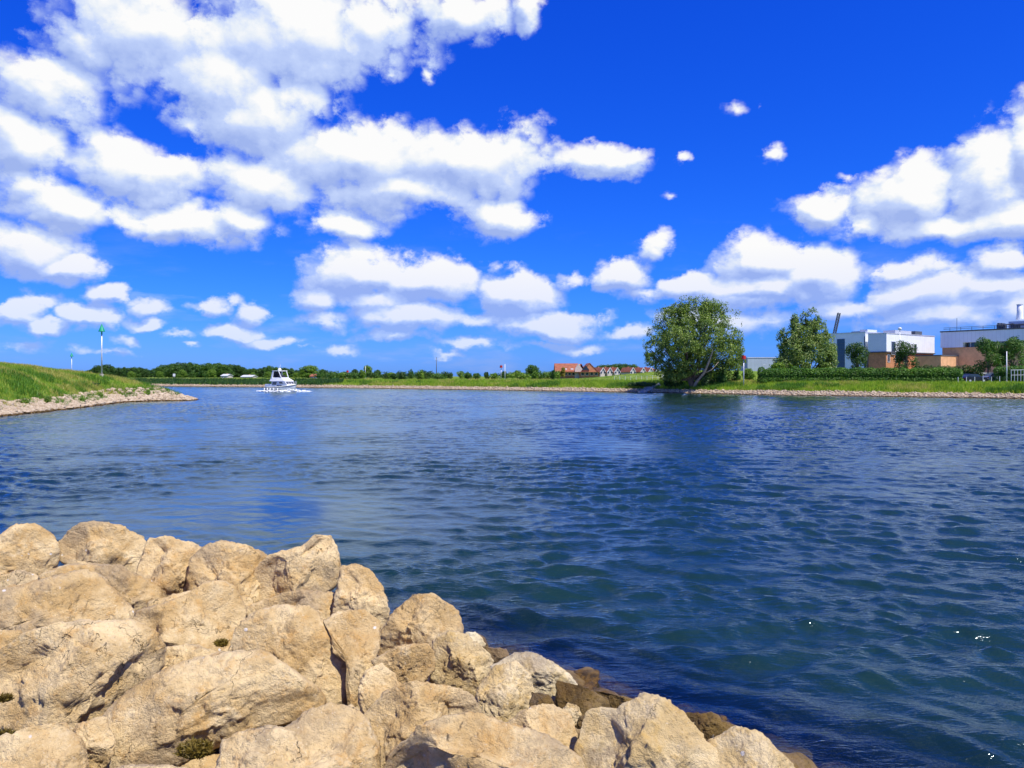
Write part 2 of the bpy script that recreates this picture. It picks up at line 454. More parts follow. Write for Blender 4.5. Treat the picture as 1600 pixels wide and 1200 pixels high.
def rock_mat(name, base, light, ochre, wet=False, plain=False):
    m, nt, b = new_mat(name)
    L = nt.links.new
    tcn = nd(nt, 'ShaderNodeTexCoord'); oi = nd(nt, 'ShaderNodeObjectInfo')
    geo = nd(nt, 'ShaderNodeNewGeometry')
    off = vmath(nt, 'MULTIPLY_ADD', tcn.outputs['Object'], (1, 1, 1))
    cbo = nd(nt, 'ShaderNodeCombineXYZ'); L(oi.outputs['Random'], cbo.inputs[0])
    o2 = vmath(nt, 'MULTIPLY_ADD', cbo.outputs[0], (37, 37, 37), (0, 0, 0))
    co = vmath(nt, 'ADD', tcn.outputs['Object'], o2.outputs[0]).outputs[0]
    nt.nodes.remove(off)
    big = noise(nt, co, 3.2, 5, 0.6, dist=0.1)
    med = noise(nt, co, 10.0, 7, 0.74, dist=0.0)
    fin = noise(nt, co, 48.0, 5, 0.7)
    c = mixc(nt, maprange(nt, big, 0.36, 0.64), base, light)
    c = mixc(nt, maprange(nt, med, 0.50, 0.66, 0, 0.6), c, ochre)
    c = mixc(nt, maprange(nt, noise(nt, co, 5.5, 7, 0.72), 0.55, 0.70, 0, 0.1 if plain else 0.6), c, (0.80, 0.66, 0.40))   # chalky bloom
    c = mixc(nt, maprange(nt, noise(nt, co, 4.0, 5, 0.65), 0.57, 0.70, 0, 0.5), c, (0.16, 0.125, 0.09))               # grey weathering
    c = mixc(nt, maprange(nt, fin, 0.56, 0.72, 0, 0.55), c, (0.17, 0.11, 0.05))
    c = mixc(nt, maprange(nt, noise(nt, co, 1.6, 6, 0.7), 0.50, 0.62, 0, 0.62), c, (0.27, 0.19, 0.11))
    c = mixc(nt, maprange(nt, noise(nt, co, 75.0, 3, 0.6), 0.62, 0.72, 0, 0.1 if plain else 0.5), c, (0.78, 0.68, 0.48))
    vo = nd(nt, 'ShaderNodeTexVoronoi', i_Scale=6.0, i_Randomness=1.0); L(co, vo.inputs['Vector'])
    spot = maprange(nt, math_n(nt, 'MULTIPLY_ADD', med, 0.12, vo.outputs['Distance']), 0.105, 0.125, 1.0, 0.0)
    c = mixc(nt, math_n(nt, 'MULTIPLY', spot, 0.7), c, (0.82, 0.80, 0.74))
    # cracks: thin folds of a distorted noise
    cr = noise(nt, co, 3.6, 5, 0.6, dist=0.25)
    crk = maprange(nt, math_n(nt, 'ABSOLUTE', math_n(nt, 'SUBTRACT', cr, 0.5)), 0.0, 0.006, 1.0, 0.0)
    crm = maprange(nt, noise(nt, co, 2.3, 2, 0.5), 0.54, 0.66)
    crk = math_n(nt, 'MULTIPLY', crk, crm)
    c = mixc(nt, math_n(nt, 'MULTIPLY', crk, 0.7), c, (0.07, 0.045, 0.02))
    rgh = 0.92
    if wet:
        sp = nd(nt, 'ShaderNodeSeparateXYZ'); L(geo.outputs['Position'], sp.inputs[0])
        zz = math_n(nt, 'MULTIPLY_ADD', big, 0.22, math_n(nt, 'SUBTRACT', sp.outputs[2], 0.11 + (wet if wet is not True else 0)))
        alg = mixc(nt, maprange(nt, med, 0.4, 0.6), (0.16, 0.085, 0.012), (0.055, 0.032, 0.008))
        c = mixc(nt, maprange(nt, zz, 0.10, 0.17, 1.0, 0.0), c, alg)
        L(maprange(nt, zz, 0.05, 0.2, 0.25, 0.92), b.inputs['Roughness'])
    else:
        b.inputs['Roughness'].default_value = rgh
    L(c, b.inputs['Base Color'])
    b.inputs['Specular IOR Level'].default_value = 0.25
    h = math_n(nt, 'MULTIPLY_ADD', med, 0.9, math_n(nt, 'MULTIPLY', fin, 0.35))
    h = math_n(nt, 'MULTIPLY_ADD', crk, -0.45, h)
    bp = nd(nt, 'ShaderNodeBump', i_Strength=0.95, i_Distance=0.045)
    L(h, bp.inputs['Height']); L(bp.outputs[0], b.inputs['Normal'])
    return m

M = {}
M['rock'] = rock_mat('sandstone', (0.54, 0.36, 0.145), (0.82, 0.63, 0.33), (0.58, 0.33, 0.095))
M['rock_wet'] = rock_mat('sandstone_waterside', (0.56, 0.40, 0.17), (0.82, 0.66, 0.37), (0.58, 0.37, 0.10), wet=True)
M['rock_pale'] = rock_mat('sandstone_pale', (0.72, 0.58, 0.32), (0.85, 0.75, 0.50), (0.66, 0.46, 0.14), wet=0.12)
M['riprap'] = rock_mat('riprap', (0.36, 0.27, 0.17), (0.60, 0.50, 0.36), (0.28, 0.19, 0.10), wet=True)
M['riprap_grey'] = rock_mat('riprap_grey', (0.30, 0.30, 0.30), (0.5, 0.5, 0.48), (0.3, 0.28, 0.25))

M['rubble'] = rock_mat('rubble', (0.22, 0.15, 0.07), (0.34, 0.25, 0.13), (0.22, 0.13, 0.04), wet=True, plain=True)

M['algae_rock'] = rock_mat('algae_rock', (0.13, 0.075, 0.02), (0.22, 0.14, 0.035), (0.07, 0.04, 0.012), plain=True)
M['algae_rock'].node_tree.nodes['Principled BSDF'].inputs['Roughness'].default_value = 0.35

def ground_mat():
    m, nt, b = new_mat('ground')
    L = nt.links.new
    geo = nd(nt, 'ShaderNodeNewGeometry'); sp = nd(nt, 'ShaderNodeSeparateXYZ'); L(geo.outputs['Position'], sp.inputs[0])
    P = geo.outputs['Position']; z = sp.outputs[2]; y = sp.outputs[1]
    a = noise(nt, P, 0.35, 6, 0.6); bb = noise(nt, P, 3.0, 5, 0.7); c2 = noise(nt, P, 0.06, 3, 0.5)
    grass = mixc(nt, maprange(nt, a, 0.35, 0.65), (0.08, 0.16, 0.014), (0.17, 0.27, 0.025))
    grass = mixc(nt, maprange(nt, bb, 0.45, 0.7, 0, 0.6), grass, (0.20, 0.21, 0.035))
    grass = mixc(nt, maprange(nt, c2, 0.5, 0.7, 0, 0.6), grass, (0.26, 0.24, 0.05))
    stone = mixc(nt, maprange(nt, bb, 0.3, 0.7), (0.16, 0.11, 0.07), (0.48, 0.38, 0.26))
    mud = (0.06, 0.04, 0.02)
    zz = math_n(nt, 'MULTIPLY_ADD', math_n(nt, 'SUBTRACT', a, 0.5), 0.8, z)
    c = mixc(nt, maprange(nt, zz, 0.75, 1.0), stone, grass)
    c = mixc(nt, maprange(nt, y, 14, 20), (0.04, 0.026, 0.014), c)  # dark soil under the boulders, darkened further as painted shade in the gaps
    c = mixc(nt, maprange(nt, z, -0.02, 0.12), mud, c)
    L(c, b.inputs['Base Color']); b.inputs['Roughness'].default_value = 0.95
    b.inputs['Specular IOR Level'].default_value = 0.15
    bp = nd(nt, 'ShaderNodeBump', i_Strength=0.8, i_Distance=0.25); L(bb, bp.inputs['Height']); L(bp.outputs[0], b.inputs['Normal'])
    return m

def water_mat():
    m = bpy.data.materials.new('river_water'); m.use_nodes = True
    nt = m.node_tree; nt.nodes.clear(); L = nt.links.new
    out = nd(nt, 'ShaderNodeOutputMaterial')
    geo = nd(nt, 'ShaderNodeNewGeometry'); P = geo.outputs['Position']
    at = nd(nt, 'ShaderNodeAttribute', attribute_name='depth'); ac = nd(nt, 'ShaderNodeAttribute', attribute_name='chop')
    st = vmath(nt, 'MULTIPLY', P, (0.38, 1.0, 0.0))
    n1 = noise(nt, st.outputs[0], 6.5, 4, 0.6, dist=0.5)
    n2_ = noise(nt, st.outputs[0], 17.0, 3, 0.6)
    n3 = noise(nt, st.outputs[0], 1.3, 4, 0.6, dist=0.4)
    h = math_n(nt, 'MULTIPLY_ADD', n1, 0.034, math_n(nt, 'MULTIPLY', n2_, 0.017))
    h = math_n(nt, 'MULTIPLY_ADD', n3, 0.035, h)
    h = math_n(nt, 'MULTIPLY', h, ac.outputs['Fac'])
    bp = nd(nt, 'ShaderNodeBump', i_Strength=1.0, i_Distance=1.0); L(h, bp.inputs['Height'])
    fr = nd(nt, 'ShaderNodeFresnel', i_IOR=1.6); L(bp.outputs[0], fr.inputs['Normal'])
    gl = nd(nt, 'ShaderNodeBsdfGlossy', i_Roughness=0.10); gl.inputs[0].default_value = (0.80, 0.92, 1.0, 1); L(bp.outputs[0], gl.inputs['Normal'])
    df = nd(nt, 'ShaderNodeBsdfDiffuse')
    bn = noise(nt, P, 0.15, 3, 0.5)
    L(mixc(nt, bn, (0.006, 0.024, 0.015), (0.009, 0.032, 0.020)), df.inputs[0])
    tr = nd(nt, 'ShaderNodeBsdfTransparent'); tr.inputs[0].default_value = (0.62, 0.66, 0.42, 1)
    op = maprange(nt, at.outputs['Fac'], 0.0, 1.1, 0.05, 1.0)
    body = nd(nt, 'ShaderNodeMixShader'); L(op, body.inputs[0]); L(tr.outputs[0], body.inputs[1]); L(df.outputs[0], body.inputs[2])
    mx = nd(nt, 'ShaderNodeMixShader'); L(fr.outputs[0], mx.inputs[0]); L(body.outputs[0], mx.inputs[1]); L(gl.outputs[0], mx.inputs[2])
    L(mx.outputs[0], out.inputs[0])
    return m

# ------------------------------------------------------------------ ground and river
def grid_faces(nr, nc):
    i = np.arange((nr - 1) * (nc - 1)); r = i // (nc - 1); c = i % (nc - 1); a = r * nc + c
    return np.stack([a, a + 1, a + nc + 1, a + nc], 1)

def build_ground():
    r = np.concatenate([[0.05], np.geomspace(0.5, 55, 130), np.geomspace(55.2, 300, 400), np.geomspace(304, 11000, 70)])
    a = np.concatenate([np.linspace(-180, -50, 90)[:-1], np.linspace(-50, 50, 620), np.linspace(50, 180, 90)[1:]])
    a = np.radians(a)
    RR, AA = np.meshgrid(r, a, indexing='ij')
    x = RR * np.sin(AA); y = RR * np.cos(AA)
    z = height(x.ravel(), y.ravel()).reshape(x.shape)
    V = np.stack([x.ravel(), y.ravel(), z.ravel()], 1)
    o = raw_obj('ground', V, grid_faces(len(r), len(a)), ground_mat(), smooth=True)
    tag(o, kind='structure')

def wave_height(x, y):
    rg = np.random.default_rng(3)
    calm = np.exp(-(((x + 5.5) / 5.5) ** 2 + ((y - 17) / 5.0) ** 2)) * 0.93 + np.exp(-(((x + 13) / 12) ** 2 + ((y - 42) / 12) ** 2)) * 0.5 + np.exp(-(((x - 5) / 6) ** 2 + ((y - 33) / 5) ** 2)) * 0.5 + np.exp(-(((x - 16) / 7) ** 2 + ((y - 26) / 4) ** 2)) * 0.4 + np.exp(-(((x - 2) / 9) ** 2 + ((y - 60) / 9) ** 2)) * 0.4
    patch = np.clip(0.95 + 0.7 * n2(x, y, 0.09, 31, 3).reshape(x.shape) + 0.6 * n2(x, y, 0.4, 35, 2).reshape(x.shape), 0.25, 1.2)
    amp = np.clip(1 - calm, 0.1, 1) * patch
    rough = np.interp(np.hypot(x, y), [0, 10, 18, 35, 160], [1, 1, .78, .6, 0.5])
    z = np.zeros_like(x)
    wx_ = n2(x, y, 0.5, 41, 3).reshape(x.shape) * 0.34; wy_ = n2(x + 90, y, 0.5, 43, 3).reshape(x.shape) * 0.34
    xx = x + wx_; yy = y + wy_
    for k in range(66):
        lam = 0.2 * (1.45 / 0.2) ** (rg.random() ** 0.9)
        th = rg.normal(math.radians(-108 if k % 3 else -72), 0.24 + 0.25 * (lam < 0.5))
        kx, ky = math.cos(th) * 2 * math.pi / lam, math.sin(th) * 2 * math.pi / lam
        ph = rg.random() * 6.283
        A = 0.0081 * lam ** 0.90
        s = 0.5 + 0.5 * np.sin(kx * xx + ky * yy + ph)
        # each train comes and goes over the river
        m = 1.0
        if k % 2: m = np.clip(0.5 + 1.4 * np.sin(0.11 * k + x * (0.3 + 0.02 * k)) * np.sin(y * (0.21 + 0.013 * k) + k), 0, 1.6)
        z += A * m * (s ** 1.7 * 2 - 0.85)
    z = 0.11 * np.tanh(z / 0.11)
    return z * amp * rough, amp

def build_water():
    a = np.radians(np.linspace(-47, 47, 940))
    r = [3.4]
    while r[-1] < 420: r.append(r[-1] + min(max(r[-1] * 0.0037, 0.016), 1.2))
    r = np.array(r + [520, 800, 1500, 4000, 10500])
    RR, AA = np.meshgrid(r, a, indexing='ij')
    # keep rings straight across the view so that waves are sampled evenly
    x = RR * np.sin(AA); y = RR * np.cos(AA)
    z, amp = wave_height(x, y)
    z *= np.interp(RR, [0, 260, 420], [1, 1, 0])
    dep = -height(x.ravel(), y.ravel())
    z = z.ravel() * np.clip(0.35 + dep, 0.3, 1)
    V = np.stack([x.ravel(), y.ravel(), z], 1)
    fc = grid_faces(len(r), len(a))
    keep = (dep[fc] > -0.35).any(1)
    fc = fc[keep]
    m = water_mat()
    o = raw_obj('river_water', V, fc, m, smooth=True)
    me = o.data
    at = me.attributes.new('depth', 'FLOAT', 'POINT'); at.data.foreach_set('value', np.clip(dep, 0, 3).astype(np.float32))
    at = me.attributes.new('chop', 'FLOAT', 'POINT')
    at.data.foreach_set('value', (np.clip(amp.ravel(), 0, 0.95) * np.interp(RR.ravel(), [0, 20, 80, 300], [0.85, 0.8, 0.75, 1.0])).astype(np.float32))
    tag(o, kind='structure')
    # the river outside the first camera's field, coarse
    a2 = np.radians(np.linspace(47, 313, 240)); r2 = np.geomspace(3.4, 10500, 160)
    RR, AA = np.meshgrid(r2, a2, indexing='ij'); x = RR * np.sin(AA); y = RR * np.cos(AA)
    V = np.stack([x.ravel(), y.ravel(), np.zeros(x.size)], 1)
    o2 = raw_obj('river_water', V, grid_faces(len(r2), len(a2)), m, smooth=True)
    at = o2.data.attributes.new('depth', 'FLOAT', 'POINT'); at.data.foreach_set('value', np.full(x.size, 2, np.float32))
    at = o2.data.attributes.new('chop', 'FLOAT', 'POINT'); at.data.foreach_set('value', np.full(x.size, 1, np.float32))
    tag(o2, kind='structure')
build_ground()
build_water()

# ------------------------------------------------------------------ rocks
def ico(level):
    t = (1 + 5 ** 0.5) / 2
    v = [(-1, t, 0), (1, t, 0), (-1, -t, 0), (1, -t, 0), (0, -1, t), (0, 1, t), (0, -1, -t), (0, 1, -t), (t, 0, -1), (t, 0, 1), (-t, 0, -1), (-t, 0, 1)]
    f = [(0, 11, 5), (0, 5, 1), (0, 1, 7), (0, 7, 10), (0, 10, 11), (1, 5, 9), (5, 11, 4), (11, 10, 2), (10, 7, 6), (7, 1, 8), (3, 9, 4), (3, 4, 2), (3, 2, 6), (3, 6, 8), (3, 8, 9), (4, 9, 5), (2, 4, 11), (6, 2, 10), (8, 6, 7), (9, 8, 1)]
    v = [np.array(x, float) / np.linalg.norm(x) for x in v]
    for _ in range(level):
        cache = {}; nf = []
        def mid(a, b):
            k = (a, b) if a < b else (b, a)
            if k not in cache:
                m = v[a] + v[b]; v.append(m / np.linalg.norm(m)); cache[k] = len(v) - 1
            return cache[k]
        for a, b, c in f:
            ab, bc, ca = mid(a, b), mid(b, c), mid(c, a)
            nf += [(a, ab, ca), (b, bc, ab), (c, ca, bc), (ab, bc, ca)]
        f = nf
    return np.array(v), np.array(f)
ICO5 = ico(5); ICO3 = ico(3); ICO1 = ico(1); ICO2 = ico(2)

def facet(P, rg, n, lo, hi, bias=None, keep=0.12):
    for _ in range(n):
        d = rg.normal(size=3)
        if bias is not None: d += bias
        d /= np.linalg.norm(d)
        s = P @ d; mx = s.max(); o = mx * rg.uniform(lo, hi)
        ex = np.maximum(s - o, 0)
        P = P - np.outer(ex * (1 - keep), d)
    return P

def near_ray(px, py):
    Y = 2.2
    for _ in range(4000):
        z = EYE - (py - HZ) / F * Y
        if z <= float(near_h(np.array([wx(px, Y)]), np.array([Y]))[0]): break
        Y += 0.01
    return Y

def boulder(poly, label, mat='rock', dep=0.62, push=0.0, seed=0, nf=9, name='boulder', rough=1.0, zoff=0.0, ext_=1.38):
    rg = np.random.default_rng(seed * 13 + 5)
    pts = np.array(poly, float)
    cx = (pts[:, 0].min() + pts[:, 0].max()) / 2; cy = (pts[:, 1].min() + pts[:, 1].max()) / 2
    Y = near_ray(cx, cy) + push
    C = np.array(wp(cx, cy, Y)); E = np.array((0, 0, EYE))
    w = (C - E) / np.linalg.norm(C - E)
    u = np.cross(w, (0, 0, 1)); u /= np.linalg.norm(u); v = np.cross(u, w)
    uv = []
    for x, y in pts:
        d = np.array(((x - 800) / F, 1, -(y - HZ) / F)); t = ((C - E) @ w) / (d @ w)
        p = E + d * t - C
        uv.append((p @ u, p @ v))
    uv = np.array(uv)
    uv[:, 1] = np.where(uv[:, 1] < 0, uv[:, 1] * ext_, uv[:, 1])
    th = np.linspace(-math.pi, math.pi, 361)
    rad = np.zeros(361)
    n = len(uv)
    for i, t in enumerate(th):
        d = np.array((math.cos(t), math.sin(t))); best = 0
        for k in range(n):
            a = uv[k]; e = uv[(k + 1) % n] - a
            den = d[0] * (-e[1]) + d[1] * e[0]
            if abs(den) < 1e-9: continue
            s = (a[0] * (-e[1]) + a[1] * e[0]) / den
            q = (d[0] * a[1] - d[1] * a[0]) / den
            if s > 0 and -1e-6 <= q <= 1 + 1e-6: best = max(best, s)
        rad[i] = best
    k = np.array([1, 2, 3, 2, 1.]); k /= k.sum(); uv = uv * 1.0; rad = rad * 1.065
    rad[0] = rad[-1]
    ext = np.concatenate([rad[-5:-1], rad, rad[1:5]]); ext = np.convolve(ext, k, 'same'); rad = ext[4:-4]
    S, Fc = ICO5
    size = rad.mean()
    D = size * dep * 1.25
    theta = np.arctan2(S[:, 1], S[:, 0]); cl = np.hypot(S[:, 0], S[:, 1])
    rr = np.interp(theta, th, rad)
    pr = rr * np.minimum(cl, 1) ** 0.5
    P = np.stack([pr * np.cos(theta), pr * np.sin(theta), D * np.sign(S[:, 2]) * np.abs(S[:, 2]) ** 0.75], 1)
    # flat faces broken off the side we see (local z towards the eye is -w)
    P[:, 2] *= -1
    P[:, 2] *= 1.25
    P0 = P.copy()
    P = facet(P, rg, nf + 6, 0.42, 0.78, np.array((0, 0.4, 1.2)), 0.0)
    P = facet(P, rg, 4, 0.88, 0.98, np.array((0, 0.2, 0.4)), 0.1)
    wk = np.clip((cl - 0.84) / 0.15, 0, 1)[:, None] ** 1.3 * 0.8
    P[:, :2] = P[:, :2] * (1 - wk) + P0[:, :2] * wk
    N = P / (np.linalg.norm(P, axis=1)[:, None] + 1e-9)
    sd = seed * 7.7
    q = P / size
    low = fbm(q * 1.5 + sd, 3, seed) * 0.10
    mid = fbm(q * 4.5 + sd, 4, seed + 40, 0.55)
    rid = 1 - np.abs(fbm(q * 3.0 + sd + 9, 4, seed + 60, 0.6)) * 2.2
    # ledges: terraced steps as bedding in the stone
    bed = rg.normal(size=3); bed /= np.linalg.norm(bed)
    tt = q @ bed * 5 + mid * 1.4
    ter = (np.floor(tt) + np.clip((tt - np.floor(tt)) * 3 - 1, 0, 1) - tt) * 0.03
    edge = np.clip(1 - (np.linalg.norm(P[:, :2], axis=1) / (rr + 1e-6)) ** 4 * 0.6, 0.3, 1)
    disp = (low * 0.8 + mid * 0.075 + np.clip(rid, -1, 1) * 0.035 + ter * 2.2) * size * edge * rough
    P = P + N * disp[:, None]
    fine = fbm(P * 22 + sd, 4, seed + 80, 0.65) * 0.016 * rough
    P = P + N * fine[:, None]
    W = P[:, :1] * u + P[:, 1:2] * v - P[:, 2:3] * w
    o = raw_obj(name, W, Fc[:, ::-1] if False else Fc, M[mat], smooth=True)
    # orientation check: u, v, -w is right handed
    o.location = C + np.array((0, 0, zoff))
    tag(o, label, 'boulder' if name == 'boulder' else 'stone')
    return o

G_B = 'boulders of the near breakwater'
ROCKS = [
 ([(-70,845),(0,836),(25,819),(55,819),(84,838),(91,862),(80,902),(60,917),(20,922),(-70,930)], 'tan boulder with a low peak at the left photo edge, top of the pile', {}),
 ([(90,846),(113,822),(150,814),(192,821),(221,835),(232,852),(226,874),(208,908),(180,902),(140,888),(96,882),(86,864)], 'blocky tan boulder topmost on the left over a dark gap, white spot near its top', dict(nf=12, ext_=1.0)),
 ([(228,838),(260,838),(300,850),(326,858),(320,900),(290,936),(255,943),(225,932),(212,905),(215,880)], 'tan boulder with a grey chalky face right of the dark gap on the top row', {}),
 ([(295,868),(315,850),(342,842),(372,847),(402,857),(432,872),(412,900),(392,945),(340,962),(300,935),(285,900)], 'smooth sloping tan boulder behind the peaked boulder of the top row', dict(push=.25)),
 ([(398,890),(422,868),(470,856),(490,834),(516,836),(530,862),(534,892),(530,914),(502,936),(440,946),(400,951),(386,922)], 'peaked ochre boulder with a whitish tip, right end of the top row', dict(nf=11, ext_=1.0)),
 ([(532,884),(556,881),(580,892),(597,915),(605,946),(600,985),(555,990),(520,955),(528,915)], 'pale upright boulder at the water side right below the peaked one', {}),
 ([(-70,935),(10,915),(60,908),(130,887),(152,893),(182,920),(207,947),(195,985),(125,1015),(40,1025),(-70,1040)], 'broad sloping boulder with white droppings under the left dark gap', {}),
 ([(212,952),(255,944),(290,932),(318,912),(347,903),(372,915),(387,950),(380,992),(352,1020),(290,1022),(235,1005),(203,975)], 'triangular tan boulder above the moss tuft in the middle of the pile', {}),
 ([(-20,1020),(60,985),(130,972),(200,964),(245,984),(264,1012),(258,1045),(222,1080),(190,1110),(170,1160),(90,1190),(0,1175),(-80,1160),(-80,1040)], 'largest flat pale boulder filling the left side', dict(dep=.45)),
 ([(372,972),(398,954),(440,947),(486,946),(502,964),(545,1000),(562,1040),(552,1090),(505,1112),(450,1090),(390,1050),(352,1018)], 'massive boulder with a smooth slanting face in the centre of the pile', {}),
 ([(498,968),(530,950),(575,950),(596,968),(592,1012),(576,1050),(566,1105),(550,1110),(540,1060),(545,1010)], 'narrow upright ribbed slab wedged right of the massive central boulder', dict(nf=6)),
 ([(590,985),(618,956),(648,932),(674,929),(700,944),(719,955),(724,988),(712,1016),(640,1030),(590,1025),(586,1004)], 'gabled tan boulder standing at the water side with a dark pit near its right edge', {}),
 ([(583,1034),(618,1012),(664,1004),(678,1018),(676,1046),(656,1068),(620,1075),(600,1056)], 'small white topped stone under the gabled boulder', {}),
 ([(676,1000),(702,984),(728,988),(748,1003),(772,1030),(766,1056),(742,1074),(700,1068),(672,1054),(674,1018)], 'speckled grey and tan stone right of the small white topped one', dict(mat='rock_wet')),
 ([(722,992),(744,988),(757,1005),(759,1024),(744,1030),(726,1015)], 'small smooth white stone peeping out at the water side', dict(mat='rock_pale', push=.25, nf=3)),
 ([(150,1150),(162,1112),(200,1076),(270,1040),(340,1019),(402,1018),(442,1045),(490,1076),(503,1092),(488,1108),(430,1122),(372,1138),(322,1152),(282,1168),(240,1184),(200,1192),(163,1184)], 'long oblong boulder with a bright chalky back and dark overhang, left of centre', dict(dep=.62)),
 ([(572,1045),(598,1034),(618,1050),(628,1075),(605,1105),(576,1122),(563,1105),(564,1070)], 'small brownish wedge stone between the slab and the round boulder', {}),
 ([(566,1120),(600,1080),(650,1065),(700,1068),(742,1086),(760,1115),(745,1145),(690,1165),(640,1180),(600,1185),(576,1155)], 'round topped smooth boulder in the lower middle', dict(nf=5)),
 ([(748,1075),(773,1040),(805,1034),(826,1054),(841,1092),(838,1122),(800,1135),(764,1122),(745,1098)], 'rounded speckled stone left of the half wet white one', dict(mat='rock_wet', nf=6)),
 ([(770,1042),(792,1028),(807,1019),(832,1020),(866,1039),(888,1052),(905,1072),(880,1095),(842,1100),(815,1075)], 'white topped stone with yellow brown algae where it meets the water', dict(mat='rock_pale', nf=6)),
 ([(832,1082),(858,1084),(868,1108),(845,1122),(828,1110)], 'small algae brown stone below the white topped one', dict(mat='algae_rock', nf=4)),
 ([(585,1215),(612,1172),(650,1142),(695,1114),(735,1108),(790,1125),(852,1142),(902,1180),(945,1260),(930,1300),(600,1300)], 'big brown boulder with white droppings at the bottom centre', dict(dep=.5)),
 ([(790,1132),(830,1106),(865,1099),(890,1114),(904,1144),(897,1190),(850,1195),(812,1170)], 'pale stone with a smooth right face left of the narrow black gap', {}),
 ([(880,1110),(888,1098),(902,1102),(906,1116),(896,1128),(884,1124)], 'tiny pale stone caught between two bigger ones near the water', dict(mat='rock_wet', nf=3)),
 ([(897,1150),(901,1118),(908,1102),(928,1099),(966,1110),(990,1096),(1010,1086),(1044,1087),(1060,1104),(1082,1126),(1112,1158),(1150,1210),(1170,1300),(905,1300),(893,1190)], 'large saddle backed boulder at the water side near the bottom right', dict(mat='rock_wet', nf=12)),
 ([(1108,1160),(1140,1139),(1165,1134),(1192,1150),(1222,1178),(1262,1222),(1270,1300),(1120,1300)], 'rightmost pale boulder sloping down into the river', dict(mat='rock_wet')),
 ([(-50,1180),(0,1152),(50,1136),(98,1131),(124,1155),(134,1200),(138,1300),(-50,1300)], 'grey tinted boulder with a dark hole in the bottom left corner', {}),
 ([(343,1215),(352,1155),(380,1141),(432,1134),(466,1150),(486,1190),(510,1300),(338,1300)], 'tan boulder right of the black hollow at the bottom edge', {}),
 ([(440,1140),(478,1106),(520,1094),(552,1099),(578,1130),(592,1172),(606,1300),(505,1300),(470,1190)], 'greyish angular boulder between the oblong and the round topped one', {}),
 ([(125,1205),(160,1190),(230,1186),(300,1192),(318,1240),(310,1300),(120,1300)], 'low mossy stone half hidden at the bottom edge', dict(zoff=-.03)),
 ([(235,1010),(300,1008),(352,1022),(372,1050),(300,1075),(240,1070)], 'tan stone filling the space below the triangular boulder', dict(push=.12)),
 ([(-70,1010),(-20,990),(30,985),(60,1010),(20,1050),(-60,1060)], 'flat stone wedged between two big boulders at the left edge', dict(push=.15)),
 ([(655,1060),(700,1066),(745,1080),(752,1110),(700,1120),(650,1090)], 'shaded stone deep in the gap above the round topped boulder', dict(push=.2, zoff=-.08)),
 ([(120,1130),(165,1120),(180,1160),(160,1200),(110,1190)], 'small tan stone under the left end of the oblong boulder', dict(push=.05)),
 ([(300,1150),(345,1145),(352,1190),(330,1220),(290,1200)], 'dark mossy stone deep in the black hollow', dict(push=.35, zoff=-.12)),
 ([(870,1050),(905,1058),(945,1078),(960,1100),(915,1115),(868,1100)], 'brown algae covered rock just under the water beside the white topped stone', dict(mat='algae_rock', nf=3, zoff=-.04, dep=.5)),
 ([(930,1065),(990,1078),(1030,1092),(1000,1112),(945,1105)], 'flat reddish rock under the water behind the saddle backed boulder', dict(mat='algae_rock', nf=3, zoff=-.05, dep=.5, push=.1)),
 ([(1060,1100),(1110,1105),(1160,1130),(1130,1165),(1080,1140)], 'dark submerged rock between the saddle backed boulder and the rightmost one', dict(mat='algae_rock', nf=3, zoff=-.03, dep=.5, push=.05)),
 ([(748,1000),(790,1005),(800,1032),(765,1040),(745,1020)], 'brown wet rock awash between the two white stones', dict(mat='algae_rock', nf=3, zoff=-.04, dep=.5)),
 ([(60,885),(110,868),(190,872),(250,900),(270,960),(200,1000),(110,980),(70,940)], 'half buried stone deep behind the left dark gap', dict(push=.46, zoff=-.08)),
 ([(-60,880),(20,860),(90,880),(110,940),(20,960),(-60,950)], 'half buried stone behind the low peaked boulder at the left edge', dict(push=.45, zoff=-.16)),
 ([(230,900),(300,890),(390,900),(420,960),(330,1000),(240,970)], 'half buried stone behind the triangular boulder', dict(push=.42, zoff=-.16)),
 ([(380,925),(440,905),(530,905),(590,930),(600,990),(500,1010),(400,985)], 'half buried stone under the peaked boulder', dict(push=.42, zoff=-.10)),
 ([(540,1000),(610,985),(680,1000),(720,1050),(640,1090),(560,1080)], 'half buried stone behind the small white topped one', dict(push=.3, zoff=-.16)),
 ([(250,1120),(350,1110),(420,1130),(430,1200),(330,1240),(250,1210)], 'stone lost in the black hollow at the bottom', dict(push=.30, zoff=-.2)),
]
for i, (poly, lab, kw) in enumerate(ROCKS):
    kw.setdefault('mat', 'rock')
    o = boulder(poly, lab, seed=i + 1, **kw)
    tag(o, group=G_B)

# filler stones deep between the boulders and down the hidden back slope
def stone_variant(seed, lvl=ICO3, squash=(1, 0.8, 0.6), nf=9):
    rg = np.random.default_rng(seed + 900)
    S, Fc = lvl
    P = facet(S.copy(), rg, nf, 0.55, 0.85, None, 0.1) * np.array(squash)
    N = P / np.linalg.norm(P, axis=1)[:, None]
    P = P + N * (fbm(P * 2.2 + seed, 3, seed) * 0.14)[:, None]
    return P, Fc

def stone_field(name, pts, sizes, variants, mat, label=None, group=None, cat=None):
    Vs, Fs = [], []; b = 0
    for (x, y, z), s in zip(pts, sizes):
        P, Fc = variants[RNG.integers(len(variants))]
        q = Matrix.Rotation(RNG.uniform(0, 6.28), 3, 'Z') @ Matrix.Rotation(RNG.uniform(-0.5, 0.5), 3, 'X')
        Vs.append((P @ np.array(q).T) * s + np.array((x, y, z))); Fs.append(Fc + b); b += len(P)
    o = raw_obj(name, np.concatenate(Vs), np.concatenate(Fs), mat)
    return tag(o, label, cat, group, 'stuff')

